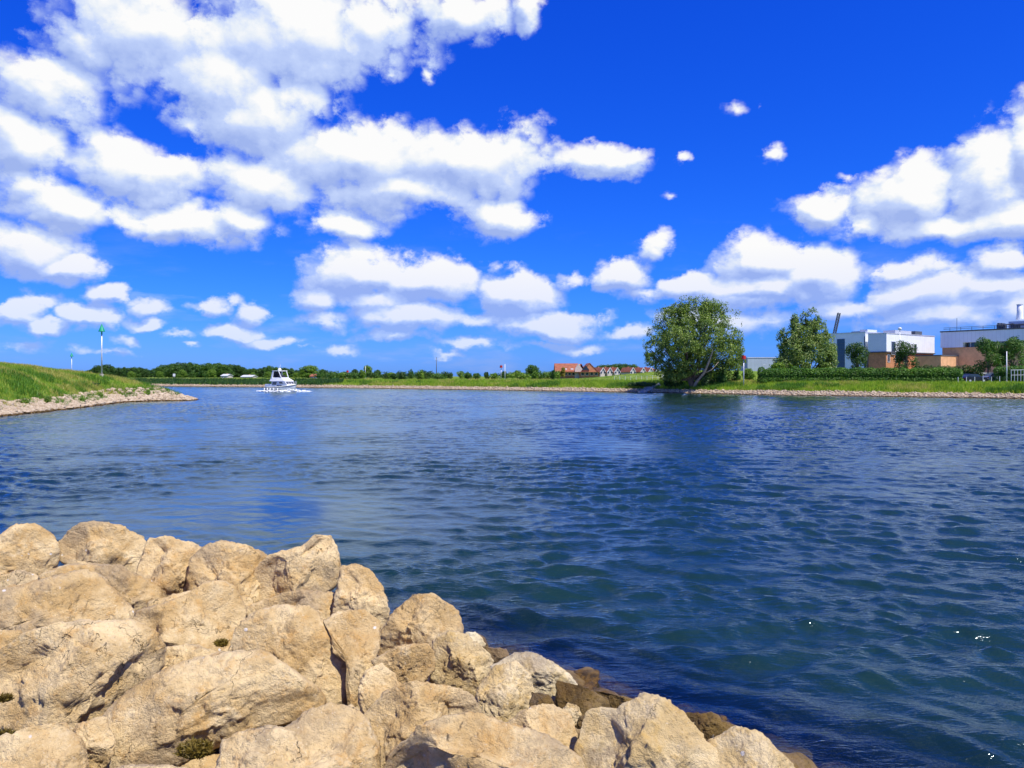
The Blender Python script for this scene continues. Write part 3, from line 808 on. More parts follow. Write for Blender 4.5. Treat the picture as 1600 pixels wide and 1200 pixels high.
low1 = [stone_variant(k, ICO3) for k in range(8)]
pts, sz = [], []
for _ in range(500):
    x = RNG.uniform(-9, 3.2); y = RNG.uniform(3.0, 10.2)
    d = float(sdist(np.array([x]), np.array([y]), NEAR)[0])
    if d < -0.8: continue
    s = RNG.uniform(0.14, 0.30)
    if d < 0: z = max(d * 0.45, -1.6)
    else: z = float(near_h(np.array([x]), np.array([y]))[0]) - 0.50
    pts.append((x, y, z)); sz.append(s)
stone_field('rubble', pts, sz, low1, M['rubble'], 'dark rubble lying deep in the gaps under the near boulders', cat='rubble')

pts, sz = [], []
for _ in range(420):
    x = RNG.uniform(-3, 4.5); y = RNG.uniform(3.0, 11)
    d = float(sdist(np.array([x]), np.array([y]), NEAR)[0])
    if not (-1.7 < d < 0.25): continue
    s = RNG.uniform(0.14, 0.34)
    pts.append((x, y, d * 0.45 - s * .25 + RNG.uniform(0, .06))); sz.append(s)
stone_field('submerged_rubble', pts, sz, low1, M['algae_rock'], 'brown algae covered rubble under the shallow water at the foot of the boulders', cat='rubble')

# moss in the crevices
def moss(px, py, r, n, label, push=0.0):
    Y = near_ray(px, py) + push - 0.12
    c = np.array(wp(px, py, Y))
    V, Fc = [], []
    for i in range(n):
        d = RNG.normal(size=3); d /= np.linalg.norm(d)
        p = c + d * np.array((r, r * .6, r * .45)) * RNG.random() ** 0.4
        t = RNG.normal(size=3); t[2] = abs(t[2]); t /= np.linalg.norm(t)
        s = np.cross(t, RNG.normal(size=3)); s /= np.linalg.norm(s)
        b = len(V); L_ = RNG.uniform(.012, .03)
        V += [p - s * .004, p + s * .004, p + t * L_]; Fc.append((b, b + 1, b + 2))
    o = raw_obj('moss', np.array(V), np.array(Fc), M['moss'])
    tag(o, label, 'moss', kind='stuff')
M['moss'] = leaf_mat('moss', (0.10, 0.065, 0.01), (0.16, 0.11, 0.015), (0.24, 0.18, 0.03), 0.1)
moss(346, 1006, 0.035, 1100, 'olive brown moss tuft in the hole under the triangular boulder')
moss(305, 1172, 0.07, 2200, 'dark moss under the overhang of the oblong boulder')
moss(8, 1092, 0.03, 500, 'moss patch on the largest flat boulder at the left edge')
moss(5, 1150, 0.04, 700, 'moss in the crevice above the bottom left boulder')

# ------------------------------------------------------------------ riprap of the spit and the far bank
VAR = [stone_variant(k + 20, ICO3, (1, 0.85, 0.62)) for k in range(9)]
VARM = [raw_mesh('riprap_stone', P, Fc, M['riprap']) for P, Fc in VAR]
cand = []
rg = np.random.default_rng(11)
while len(cand) < 950:
    x = rg.uniform(-60, -37); y = rg.uniform(54, 99)
    d = float(sdist(np.array([x]), np.array([y]), SPIT)[0])
    lim = np.interp(y, [54, 80, 90, 95, 99], [1.5, 1.7, 2.3, 2.8, 2.4]) + np.interp(x, [-46, -44], [0, 2]) * (y > 86) + .6
    if not (-0.25 < d < lim): continue
    if x / y < -0.72 or x < -0.55 * y and y > 97: continue
    if RNG.random() > (1 if d < lim * .6 else .55): continue
    s = rg.uniform(0.20, 0.52) * (1.12 if y < 84 else 0.85)
    if any((x - a) ** 2 + (y - b) ** 2 < (0.6 * (s + t)) ** 2 for a, b, _, t in cand): 
        if rg.random() < 0.93: continue
    cand.append((x, y, max(H1(x, y), -0.05) + s * 0.12, s))
cand.sort(key=lambda c: -c[3] / c[1])
for i, (x, y, z, s) in enumerate(cand[:250]):
    o = link(bpy.data.objects.new('riprap_stone', VARM[i % 9]))
    o.location = (x, y, z); o.scale = (s, s, s); o.rotation_euler = (rg.uniform(-.4, .4), rg.uniform(-.4, .4), rg.uniform(0, 6.28))
    tag(o, 'pale angular stone edging the grassy spit on the left', 'stone', 'riprap stones along the left spit')
low = [stone_variant(k + 50, ICO1, (1, 0.85, 0.65), 4) for k in range(10)]
stone_field('riprap', [c[:3] for c in cand[250:]], [c[3] for c in cand[250:]], low, M['riprap'], 'smaller pale stones filling the edge of the left spit', cat='riprap')

def poly_param(poly, i0, i1):
    seg = [Vector(poly[i]) for i in range(i0, i1 + 1)]
    ln = [(seg[i + 1] - seg[i]).length for i in range(len(seg) - 1)]
    return seg, ln
seg, ln = poly_param(FAR, 2, 11)
tot = sum(ln)
pts, sz = [], []
rg = np.random.default_rng(12)
wts = np.array([l * 1.0 / max(60, (seg[i].length + seg[i + 1].length) / 2) for i, l in enumerate(ln)]); wts /= wts.sum()
for _ in range(9000):
    k = rg.choice(len(ln), p=wts)
    t = rg.random(); p = seg[k].lerp(seg[k + 1], t); e = (seg[k + 1] - seg[k]).normalized(); nn = Vector((e.y, -e.x)) * -1
    if sdist(np.array([p.x + nn.x]), np.array([p.y + nn.y]), FAR)[0] < 0: nn = -nn
    d = rg.uniform(-0.25, 1.75) if rg.random() < .94 else rg.uniform(1.7, 3.0)
    q = p + nn * d
    s = rg.uniform(0.11, 0.26)
    pts.append((q.x, q.y, 0)); sz.append(s)
hh = height(np.array([p[0] for p in pts]), np.array([p[1] for p in pts]))
pts = [(p[0], p[1], max(h, -.05) + s * .15) for p, h, s in zip(pts, hh, sz)]
stone_field('riprap', pts, sz, low, M['riprap'], 'band of pale stones along the waterline of the far bank', cat='riprap')
# grey heap at the slipway left of the big tree
pts, sz = [], []
for _ in range(260):
    t = rg.random(); X = wx(1007, 143) + t * 3.0 + rg.normal() * .45; Yy = 142.5 + t * 4.5 + rg.normal() * .5
    pts.append((X, Yy, H1(X, Yy) + .18)); sz.append(rg.uniform(.15, .38))
stone_field('stone_heap', pts, sz, low, M['riprap_grey'], 'heap of grey blue stones running up the bank left of the big tree', cat='stone heap')

# ------------------------------------------------------------------ grass
def blades(name, X, Yv, hmin, hmax, wd, mat, label, per=2, base=None):
    n = len(X); Z = height(X, Yv) if base is None else base
    X = np.repeat(X, per) + RNG.normal(size=n * per) * 0.12; Yv = np.repeat(Yv, per) + RNG.normal(size=n * per) * 0.12; Z = np.repeat(Z, per)
    n = len(X)
    h = RNG.uniform(hmin, hmax, n); h *= 0.65 + 0.7 * (n2(X, Yv, 0.35, 77) * .5 + .5)
    a = RNG.uniform(0, 6.283, n); lean = RNG.normal(size=(n, 2)) * 0.3 * h[:, None]
    dx = np.cos(a) * wd / 2 * RNG.uniform(.6, 1.4, n); dy = np.sin(a) * wd / 2
    V = np.zeros((n, 3, 3))
    V[:, 0] = np.stack([X - dx, Yv - dy, Z - 0.05], 1)
    V[:, 1] = np.stack([X + dx, Yv + dy, Z - 0.05], 1)
    V[:, 2] = np.stack([X + lean[:, 0], Yv + lean[:, 1], Z + h], 1)
    Fc = np.arange(n * 3).reshape(n, 3)
    o = raw_obj(name, V.reshape(-1, 3), Fc, mat)
    return tag(o, label, 'grass', kind='stuff')
M['grass'] = leaf_mat('bank_grass', (0.12, 0.25, 0.018), (0.27, 0.42, 0.03), (0.52, 0.54, 0.09), 0.45)
M['grass_dry'] = leaf_mat('spit_grass', (0.11, 0.24, 0.018), (0.24, 0.38, 0.03), (0.46, 0.48, 0.08), 0.4)
def scatter_far(n, dmin, dmax, ylim=300):
    out = []
    while sum(len(a) for a in out) < n:
        Yv = RNG.uniform(95, ylim, 40000) ; X = RNG.uniform(-0.75, 0.75, 40000) * Yv
        d = sdist(X, Yv, FAR); k = (d > dmin) & (d < dmax) & (RNG.random(40000) < 140 / Yv)
        out.append(np.stack([X[k], Yv[k]], 1))
    a = np.concatenate(out)[:n]
    return a[:, 0], a[:, 1]
X, Yv = scatter_far(62000, 1.9, 11)
k = (n2(X, Yv, 0.12, 61) > -0.42) | (sdist(X, Yv, FAR) > 5)
blades('grass', X[k], Yv[k], .22, .62, .10, M['grass'], 'tall grass and reeds along the top of the far bank')
M['reed_dark'] = leaf_mat('reeds', (0.05, 0.14, 0.012), (0.09, 0.22, 0.02), (0.17, 0.33, 0.03), 0.3)
M['reed_deep'] = leaf_mat('deep_reeds', (0.02, 0.07, 0.015), (0.035, 0.10, 0.02), (0.06, 0.15, 0.03), 0.2)
M['reed_dry'] = leaf_mat('dry_grass', (0.36, 0.33, 0.06), (0.50, 0.42, 0.11), (0.62, 0.52, 0.2), 0.3)
X, Yv = scatter_far(40000, 2.1, 6.5)
k = n2(X, Yv, 0.16, 91, 3) > 0.10
blades('reeds', X[k], Yv[k], .4, .9, .12, M['reed_dark'], 'darker clumps of reeds on the far bank')
Yv = RNG.uniform(205, 275, 60000); X = RNG.uniform(-0.66, -0.22, 60000) * Yv
dd = sdist(X, Yv, FAR); k = (dd > 1.6) & (dd < 9)
blades('reeds', X[k], Yv[k], .5, 1.0, .25, M['reed_deep'], 'dark green reed belt under the far left meadow', per=3)
X, Yv = scatter_far(40000, 2.6, 14)
k = n2(X, Yv, 0.13, 95, 3) > 0.12
blades('dry_grass', X[k], Yv[k], .3, .75, .09, M['reed_dry'], 'straw coloured dry grass patches on the far bank')
X, Yv = scatter_far(30000, 11, 60)
blades('grass', X, Yv, .08, .28, .12, M['grass_dry'], 'meadow grass behind the far bank')
Yv = RNG.uniform(50, 108, 70000); X = RNG.uniform(-72, -38, 70000)
ds0 = 0; ds = sdist(X, Yv, SPIT); lim = np.interp(Yv, [54, 80, 90, 95, 99], [0.9, 1.0, 1.5, 2.0, 1.8]) + np.interp(X, [-46, -44], [0, 2]) * (Yv > 86) + .3
pk = n2(X, Yv, 0.3, 66); k = (ds > lim * (0.9 + 0.5 * pk)) & (pk > -0.5) & (X / Yv > -0.78)
blades('grass', X[k], Yv[k], .10, .38, .05, M['grass_dry'], 'yellow green grass covering the left spit', per=3)
k2 = k & (n2(X, Yv, 0.35, 97, 3) > 0.08)
blades('dry_grass', X[k2], Yv[k2], .15, .45, .05, M['reed_dry'], 'straw coloured patches in the grass of the left spit', per=3)
k3 = (ds > lim * .40) & (n2(X, Yv, 0.5, 98, 3) > 0.0) & (ds < 7)
blades('weeds', X[k3], Yv[k3], .25, .6, .07, M['reed_dark'], 'green weeds growing among the stones of the left spit', per=3)

# ------------------------------------------------------------------ trees and bushes
M['bark'] = simple('bark', (0.16, 0.12, 0.085), 0.9, 0.25, 6, bump=0.6)
M['bark_pale'] = simple('bark_pale', (0.42, 0.36, 0.27), 0.9, 0.2, 5, bump=0.6)
M['leaf_willow'] = leaf_mat('leaf_willow', (0.055, 0.115, 0.016), (0.15, 0.24, 0.028), (0.32, 0.39, 0.08))
M['leaf_poplar'] = leaf_mat('leaf_poplar', (0.06, 0.13, 0.02), (0.16, 0.25, 0.04), (0.34, 0.40, 0.12))
M['leaf_wood'] = leaf_mat('leaf_wood', (0.03, 0.095, 0.014), (0.07, 0.165, 0.02), (0.14, 0.24, 0.035))
M['leaf_bright'] = leaf_mat('leaf_bright', (0.075, 0.18, 0.018), (0.16, 0.28, 0.025), (0.28, 0.38, 0.05))
M['leaf_hedge'] = leaf_mat('leaf_hedge', (0.04, 0.13, 0.014), (0.09, 0.21, 0.02), (0.17, 0.31, 0.035))
M['leaf_dark'] = leaf_mat('leaf_dark', (0.02, 0.065, 0.012), (0.05, 0.12, 0.018), (0.10, 0.18, 0.03))
M['leaf_gold'] = leaf_mat('leaf_gold', (0.20, 0.17, 0.02), (0.30, 0.24, 0.03), (0.4, 0.32, 0.06))

def leaves(blobs, n, size, rg, jag=0.25, inner=0.3, up=0.3, gap=-.28):
    """blobs (x,y,z,rx,ry,rz); leaf sized rhombs through the volume, thinned by noise so that gaps open"""
    B = np.array(blobs, float); vol = (B[:, 3] * B[:, 4] * B[:, 5]) ** (2 / 3); pr = vol / vol.sum()
    k = rg.choice(len(B), n, p=pr)
    d = rg.normal(size=(n, 3)); d /= np.linalg.norm(d, axis=1)[:, None]
    r = np.where(rg.random(n) < inner, rg.random(n) ** 0.5, rg.uniform(0.82, 1.06, n))
    q = d * 2.4 + k[:, None] * 3.1
    r = r * (1 + jag * fbm(q, 3, 3))
    P = B[k, :3] + d * r[:, None] * B[k, 3:]
    # open gaps
    g = fbm(P / max(size * 5.5, .9) + 3.3, 2, 8)
    P = P[g > gap]; d = d[g > gap]; n = len(P)
    nrm = d + rg.normal(size=(n, 3)) * 0.75; nrm[:, 2] += up; nrm /= np.linalg.norm(nrm, axis=1)[:, None]
    t = np.cross(nrm, rg.normal(size=(n, 3))); t /= np.linalg.norm(t, axis=1)[:, None]; b = np.cross(nrm, t)
    s = size * rg.uniform(0.6, 1.3, n)[:, None]
    V = np.stack([P - t * s * .5, P - b * s * .32, P + t * s * .5, P + b * s * .32], 1)
    return V.reshape(-1, 3), np.arange(n * 4).reshape(n, 4)

def crown(name, blobs, n, size, mat, parent, seed, **kw):
    V, Fc = leaves(blobs, n, size, np.random.default_rng(seed), **kw)
    return raw_obj(name, V, Fc, mat, parent)

def limbs(base, tips, r0, rg, mb=None, bend=0.12, trunk_to=None):
    mb = mb or MB()
    for tip, rr in tips:
        a = Vector(trunk_to or base); b = Vector(tip); pts = []
        for i in range(7):
            t = i / 6; p = a.lerp(b, t); o = (b - a).length * bend * math.sin(math.pi * t)
            pts.append(p + Vector((rg.normal() * .3 * o, rg.normal() * .3 * o, -o * 0.3)))
        mb.tube(pts, [rr * (1 - .8 * i / 6) for i in range(7)], 7)
    return mb

def tree(name, loc, label, cat, h, blobs, n, size, leaf, seed, trunk_r=0.25, bark='bark', group=None, fork=0.35, **kw):
    rg = np.random.default_rng(seed)
    t = empty(name, loc, 0, label, cat, group)
    mb = MB(); f = Vector((rg.normal() * .1, rg.normal() * .1, h * fork))
    mb.tube([(0, 0, -.3), (0, 0, .3), f * 0.5 + Vector((0, 0, .1)), f], [trunk_r * 1.5, trunk_r * 1.1, trunk_r, trunk_r * .85], 9)
    tips = [((b[0] * .8, b[1] * .8, b[2] + b[5] * .3), trunk_r * .6) for b in blobs]
    limbs(None, tips, trunk_r, rg, mb, trunk_to=f)
    mb.build('trunk', M[bark], t, True)
    crown('crown', blobs, n, size, M[leaf], t, seed, **kw)
    return t

# the big willow: blobs measured on the photo around its trunk at (1083, 595)
Yt = 139.0; K = Yt / F
bx = lambda px: (px - 1083) * K
base_z = H1(wx(1083, Yt), Yt)
bz = lambda py: wz(py, Yt) - base_z
def bl(px, py, rx, ry, dy=0.0, dpt=None): return (bx(px), dy, bz(py), rx * K, (dpt or (rx + ry) / 2) * K, ry * K)
wil = [bl(1082,492,34,25,0), bl(1120,500,26,26,1.5), bl(1047,505,24,24,-1.5), bl(1030,535,22,24,1), bl(1060,535,30,28,-4), bl(1100,530,32,28,-3.5),
       bl(1138,525,20,22,0), bl(1020,560,12,12,-1), bl(1035,575,13,10,0), bl(1128,555,26,20,-2), bl(1152,548,11,18,1), bl(1090,560,30,22,2.5),
       bl(1060,570,22,20,2.5), bl(1075,520,40,30,5), bl(1115,575,24,16,-1.5), bl(1145,578,16,13,1.5), bl(1063,583,14,10,-1), bl(1015,545,9,14,0),
       bl(1154,563,8,8,-1), bl(1052,587,13,9,-1.5), bl(1072,583,12,12,1.5), bl(1108,588,18,8,-1), bl(1132,589,13,7,-.5), bl(1040,592,9,5,-1), bl(1068,574,18,14,-2.5), bl(1096,580,16,11,1), bl(1084,565,22,16,-1), bl(1100,480,20,13,-1), bl(1060,487,16,12,0)]
tw = empty('willow_tree', (wx(1083, Yt), Yt, base_z), 0, 'big broad willow with a pale leaning limb standing alone on the far bank', 'tree')
rg = np.random.default_rng(5)
mb = MB()
mb.tube([(0, 0, -.3), (-.1, 0, .5), (-.5, 0, 1.3), (-1.0, .1, 2.2)], [.85, .62, .5, .42], 10)
tips = [((b[0], b[1], b[2]), .22) for b in wil]
limbs(None, tips, .3, rg, mb, trunk_to=(-.6, .1, 1.5))
for _ in range(26):
    b = wil[rg.integers(len(wil))]; p = Vector((b[0] * .55, b[1] * .5, b[2] * .6))
    mb.tube([p, p.lerp(Vector(b[:3]), .7) + Vector((rg.normal() * .5, 0, rg.normal() * .4)), Vector(b[:3]) + Vector((rg.normal() * b[3] * .5, 0, b[5] * .6))], [.09, .06, .02], 5)
mb.build('trunk', M['bark'], tw, True)
lb = MB(); lb.tube([(.1, -.5, -.1), (.35, -1.2, 1.0), (1.3, -2.6, 2.6), (1.7, -3.9, 4.2), (2.1, -5.4, 6.4), (1.7, -6.0, 7.6)], [.42, .30, .24, .2, .13, .06], 9)
lb.tube([(1.3, -2.6, 2.6), (2.5, -3.4, 3.2), (3.6, -3.8, 4.6)], [.13, .09, .04], 7)
lb.build('limb', M['bark_pale'], tw, True)['label'] = 'pale limb leaning to the right'  # limb has paler bark than the trunk
crown('crown', wil, 125000, .27, M['leaf_willow'], tw, 21, jag=.75, inner=.12, gap=-.12)

def ptree(name, px, top, base, Y, width, label, cat, leaf, n, size, seed, shape='round', group=None, bark='bark', ground=None, **kw):
    """a tree from its picture box"""
    K = Y / F; X = wx(px, Y); gz = H1(X, Y) if ground is None else ground
    h = wz(top, Y) - gz; w = width * K / 2
    rg = np.random.default_rng(seed); bs = []
    if shape == 'round':
        for _ in range(11):
            a = rg.uniform(0, 6.28); t = rg.uniform(.28, .88); r = w * .62 * math.sin(math.pi * min(max((t - .12) / .9, .08), .95)) ** .6
            bs.append((math.cos(a) * r, math.sin(a) * r, h * t, w * rg.uniform(.35, .5), w * rg.uniform(.35, .5), h * rg.uniform(.13, .2)))
        bs.append((0, 0, h * .80, w * .5, w * .5, h * .2))
    elif shape == 'poplar':
        for k_ in range(16):
            a = rg.uniform(0, 6.28); t = rg.uniform(.15, .85); r = w * (1 - t * .75) * .7
            bs.append((math.cos(a) * r, math.sin(a) * r, h * t, w * .24, w * .24, h * rg.uniform(.13, .22)))
        bs.append((0, 0, h * .8, w * .28, w * .28, h * .2))
    else:   # bush: to the ground
        for _ in range(9):
            a = rg.uniform(0, 6.28); r = rg.uniform(0, .6) * w
            bs.append((math.cos(a) * r, math.sin(a) * r * .8, h * rg.uniform(.25, .68), w * rg.uniform(.3, .5), w * rg.uniform(.3, .45), h * rg.uniform(.25, .34)))
    return tree(name, (X, Y, gz), label, cat, h, bs, n, size, leaf, seed, trunk_r=max(.06, h * .02), group=group, bark=bark, fork=.3 if shape != 'bush' else .1, **kw)

# poplar clump (several leaders)
Yp = 152.0; Kp = Yp / F; gz = H1(wx(1262, Yp), Yp)
def pb(px, py, rx, ry, dy=0): return ((px - 1262) * Kp, dy, wz(py, Yp) - gz, rx * Kp, rx * Kp * 1.1, ry * Kp)
pop = [pb(1268,506,9,20), pb(1262,530,14,26,1), pb(1246,520,9,24,.5), pb(1235,545,12,26), pb(1226,535,7,20,.8), pb(1285,530,10,24,.4), pb(1292,550,11,24),
       pb(1270,555,16,26,-1.2), pb(1250,560,16,24,-1), pb(1232,568,14,18,.4), pb(1288,568,13,18,-.6), pb(1278,510,6,16,.5), pb(1224,575,14,14), pb(1301,552,6,14,.5),
       pb(1258,500,5,12,0), pb(1241,503,4,10,0)]
pop = [(a, b_, c_, d_ * 1.22, e_ * 1.22, f_ * 1.12) for a, b_, c_, d_, e_, f_ in pop]
tp = empty('poplar_tree', (wx(1262, Yp), Yp, gz), 0, 'feathery many topped poplar behind the hedge left of the white factory', 'tree')
mb = MB(); rg = np.random.default_rng(8)
mb.tube([(0, 0, -.3), (0, 0, 1.2)], [.4, .3], 8)
limbs(None, [((b[0], b[1], b[2] + b[5] * .5), .13) for b in pop], .3, rg, mb, trunk_to=(0, 0, .8), bend=.06)
mb.build('trunk', M['bark'], tp, True)
crown('crown', pop, 60000, .30, M['leaf_poplar'], tp, 31, jag=.55, inner=.2)

G = lambda px, Y: H1(wx(px, Y), Y)
ptree('broadleaf_tree', 1222, 566, 590, 149, 34, 'low bright bush like tree at the left foot of the poplar', 'tree', 'leaf_bright', 7000, .28, 41)
ptree('broadleaf_tree', 1339, 536, 576, 160, 36, 'small tree before the white factory wall, right of the dark window strip', 'tree', 'leaf_dark', 9000, .24, 42, jag=.4)
ptree('broadleaf_tree', 1415, 534, 576, 158, 36, 'small dense tree before the brick corner of the white factory', 'tree', 'leaf_dark', 10000, .24, 43, jag=.4)
ptree('broadleaf_tree', 1543, 530, 582, 148, 44, 'leafy tree in front of the grey clad hall, left one of the pair', 'tree', 'leaf_wood', 11000, .25, 44, jag=.4)
ptree('broadleaf_tree', 1582, 528, 582, 147, 40, 'leafy tree before the grey clad hall, right of the pair, by the flagpole', 'tree', 'leaf_wood', 11000, .25, 45, jag=.4)
ptree('shrub', 1172, 572, 594, 143, 34, 'bright sprawling shrub right of the red topped beacon', 'shrub', 'leaf_bright', 6000, .25, 46, 'bush')
ptree('shrub', 1130, 577, 596, 137, 36, 'dark shrub under the right side of the big willow', 'shrub', 'leaf_wood', 6000, .25, 47, 'bush')
ptree('shrub', 1103, 578, 596, 136.5, 30, 'dark shrub right behind the pale limb of the big willow', 'shrub', 'leaf_dark', 6000, .25, 147, 'bush')
ptree('shrub', 1048, 580, 597, 142, 26, 'dark shrub at the outer left edge under the big willow', 'shrub', 'leaf_dark', 6000, .25, 148, 'bush')
ptree('shrub', 1060, 584, 597, 141, 26, 'dark shrub under the left side of the big willow', 'shrub', 'leaf_dark', 5000, .25, 48, 'bush')
ptree('shrub', 1005, 596, 605, 147, 62, 'low very dark leafy clump left of the big willow', 'shrub', 'leaf_dark', 9000, .22, 49, 'bush')  # low wide clump of very dark leaves
ptree('shrub', 1150, 577, 594, 140, 24, 'round green shrub just left of the red topped beacon', 'shrub', 'leaf_wood', 4500, .24, 50, 'bush')

# hedges
def hedge(px0, px1, top, Y0, Y1, depth, label, n, leaf='leaf_hedge', seed=1):
    rg = np.random.default_rng(seed)
    X0, X1 = wx(px0, Y0), wx(px1, Y1); g0 = H1(X0, Y0); zt = wz(top, Y0)
    t = empty('hedge', (X0, Y0, g0), 0, label, 'hedge')
    Ln = X1 - X0; nb = int(Ln / .6) + 1; bs = []
    for i in range(nb):
        f = i / max(nb - 1, 1); yy = (Y1 - Y0) * f; zt_ = wz(top, Y0 + yy) - g0
        hh_ = zt_ + rg.normal() * .1
        for dz in (.25, .68):
            bs.append((Ln * f, yy, hh_ * dz, .7, depth / 2, hh_ * .32))
    crown('foliage', bs, n, .22, M[leaf], t, seed, inner=.12, jag=.08, up=.9, gap=-1.0)
    mb = MB()
    for i in range(0, nb, 2):
        f = i / max(nb - 1, 1); x = Ln * f; y = (Y1 - Y0) * f; h_ = wz(top, Y0 + y) - g0
        mb.tube([(x, y, -.2), (x + rg.normal() * .1, y, h_ * .5), (x + rg.normal() * .2, y, h_ * .8)], [.08, .06, .03], 6)
    mb.build('stem', M['bark'], t)
hedge(1190, 1497, 575, 134, 128, 1.6, 'long clipped hedge along the path before the factory', 90000, seed=3)
hedge(1434, 1530, 571, 158, 152, 1.6, 'second dark hedge running behind the parked cars', 15000, 'leaf_dark', 4)
hedge(1560, 1625, 572, 132, 128, 1.8, 'short hedge behind the railing at the right edge', 12000, seed=5)

# far wood on the left: each tree a thing
protos = []
for s in range(6):
    rg = np.random.default_rng(300 + s); bs = [(0, 0, 2.5, 2.6, 2.6, 2.4), (0, 0, 5.2, 2.2, 2.2, 2.2)]
    for k in range(18):
        t = (k + .5) / 18; a = k * 2.4 + rg.uniform(-.4, .4)
        r = 2.5 * math.sqrt(max(0, 1 - ((t - .35) / .72) ** 2)) * rg.uniform(.75, 1.1)
        bs.append((math.cos(a) * r, math.sin(a) * r, 1.1 + 6.9 * t, rg.uniform(1.1, 1.7), rg.uniform(1.1, 1.7), rg.uniform(1.1, 1.6)))
    bs.append((rg.uniform(-.8, .8), 0, 8.2, 1.0, 1.0, 1.2))
    protos.append(dict(bs=bs, s=s))
GW = 'trees of the far wood on the left'
wood = []
rg = np.random.default_rng(15)
outline = [(100,587),(125,582),(150,572),(165,570),(190,574),(215,574),(238,577),(250,572),(262,568),(290,568),(320,568),(350,568),(372,571),(388,577),(400,575),(415,572),(430,572),(455,576),(470,578)]
ox = [a for a, b in outline]; oy = [b for a, b in outline]
first = {}
def put(proto, px, top, Y, label, group, wide=1.0, leaf=None):
    key = (proto, leaf)
    if key not in first:
        p = protos[proto]
        t = tree('broadleaf_tree', (0, 0, 0), label, 'tree', 9, p['bs'], 10000, .42, leaf or ('leaf_wood', 'leaf_dark')[proto % 2], 300 + proto, trunk_r=.2, group=group, jag=.35, inner=.15, gap=-.6)
        first[key] = t
    else:
        t = copy_tree(first[key])
    X = wx(px, Y); g = H1(X, Y); h = wz(top, Y) - g; s = h / 9.4
    t.location = (X, Y, g - .1); t.scale = (s * wide, s * wide, s); t.rotation_euler = (0, 0, rg.uniform(0, 6.28))
    tag(t, label, 'tree', group)
    return t
px = 104
while px < 474:
    Y = rg.uniform(470, 560)
    top = np.interp(px, ox, oy) + rg.uniform(-2.6, 1.0)
    put(int(rg.integers(6)), px, top, Y, 'dark green tree in the far wood behind the left meadow', GW, rg.uniform(1.1, 1.6))
    px += rg.uniform(6.5, 10)
for px, top in ((120, 585), (160, 578), (205, 580), (250, 579), (285, 577), (300, 580), (330, 576), (360, 579), (395, 582), (418, 581), (445, 581), (462, 582)):
    put(int(rg.integers(6)), px, top + rg.uniform(-1, 1), 440, 'brighter low tree along the front edge of the far wood', 'front trees of the far wood', 1.5, 'leaf_bright' if px % 20 else 'leaf_wood')
put(0, 482, 570, 400, 'round crowned tree right of the motor boat', None, 2.1, 'leaf_bright')
for px, top, wd, lab in ((505, 576, 1.2, 'dark tree right of the round crowned one, half behind the brick house'), (522, 580, 1.5, 'low bright tree beyond the boat bow'),
                        (554, 576, 1.3, 'tree with a pole before it in the middle distance'), (575, 570, 1.0, 'tallest tree of the middle stretch, ragged on top'), (590, 577, 1.3, 'squat tree right of the ragged topped one'),
                        (612, 581, 1.5, 'low tree at the left end of the bush row'), (540, 583, 1.5, 'pale feathery low tree between boat and middle stretch')):
    put(int(rg.integers(6)), px, top, 380, lab, None, wd, rg.choice(['leaf_wood', 'leaf_bright', 'leaf_dark']))
# round tree and bush left of the big house
put(2, 832, 569, 300, 'round green tree left of the red roofed houses', None, 1.5, 'leaf_wood')
put(3, 808, 578, 290, 'low round bush tree beside the round green tree', None, 1.7, 'leaf_bright')
put(1, 788, 579, 310, 'small dark tree behind the white flagpole', None, 1.0, 'leaf_dark')
# trees behind the small houses
for i, px in enumerate((938, 948, 958, 968, 978, 988)):
    put(i, px, 567.5 + abs(px - 972) * .06, 330, 'dark tree of the grove behind the small gabled houses', 'grove behind the small houses', 1.5, 'leaf_wood')
# bush row across the middle
x = 500.0
while x < 872:
    Y = rg.uniform(225, 290) - (x - 500) * .08
    b = ptree('shrub', x, 577.5 + rg.uniform(-1.5, 6), 592, Y, rg.uniform(10, 34), 'low bush in the row on the far meadow', 'shrub', ['leaf_bright', 'leaf_wood', 'leaf_dark', 'leaf_wood'][int(rg.integers(4))], 1300, .36, int(x * 10), 'bush', group='bush row on the far meadow')
    x += rg.choice([2, 4, 6, 9, 14]) + rg.uniform(0, 4)
ptree('shrub', 145, 598, 609, 90, 22, 'dark prickly bush on the slope of the left spit', 'shrub', 'leaf_dark', 2500, .1, 71, 'bush')
for px, py, Y, w_, lab in ((128, 617, 76, 12, 'small bright bush among the spit stones left of the dark one'), (157, 612, 85, 9, 'small bright bush among the spit stones right of the dark one'), (232, 606, 94, 12, 'low green tuft near the tip of the spit'), (40, 618, 65, 26, 'bright green clump above the stones at the left edge'), (75, 617, 69, 20, 'bright green clump above the stones left of the middle of the spit')):
    ptree('shrub', px, py, py + 8, Y, w_, lab, 'shrub', 'leaf_bright', 900, .1, px, 'bush')
ptree('broadleaf_tree', 880, 574, 588, 235, 10, 'yellow green young tree before the big red roofed house', 'tree', 'leaf_gold', 1800, .3, 81)

# ------------------------------------------------------------------ beacons, poles, signs
M['green_paint'] = simple('green_paint', (0.01, 0.33, 0.17), 0.4)
M['red_paint'] = simple('red_paint', (0.55, 0.03, 0.02), 0.4)
M['steel'] = simple('galvanised_steel', (0.62, 0.64, 0.66), 0.45, 0.08, 4, 0.3)
M['dark_steel'] = simple('dark_steel', (0.10, 0.11, 0.12), 0.5, 0.1)
M['white_paint'] = simple('white_paint', (0.80, 0.81, 0.80), 0.5, 0.04, 1)
M['concrete'] = simple('concrete', (0.42, 0.38, 0.33), 0.9, 0.15, 3)

def cone_mb(r0, r1, z0, z1, n=16):
    mb = MB(); mb.tube([(0, 0, z0), (0, 0, z1)], [r0, r1], n); return mb

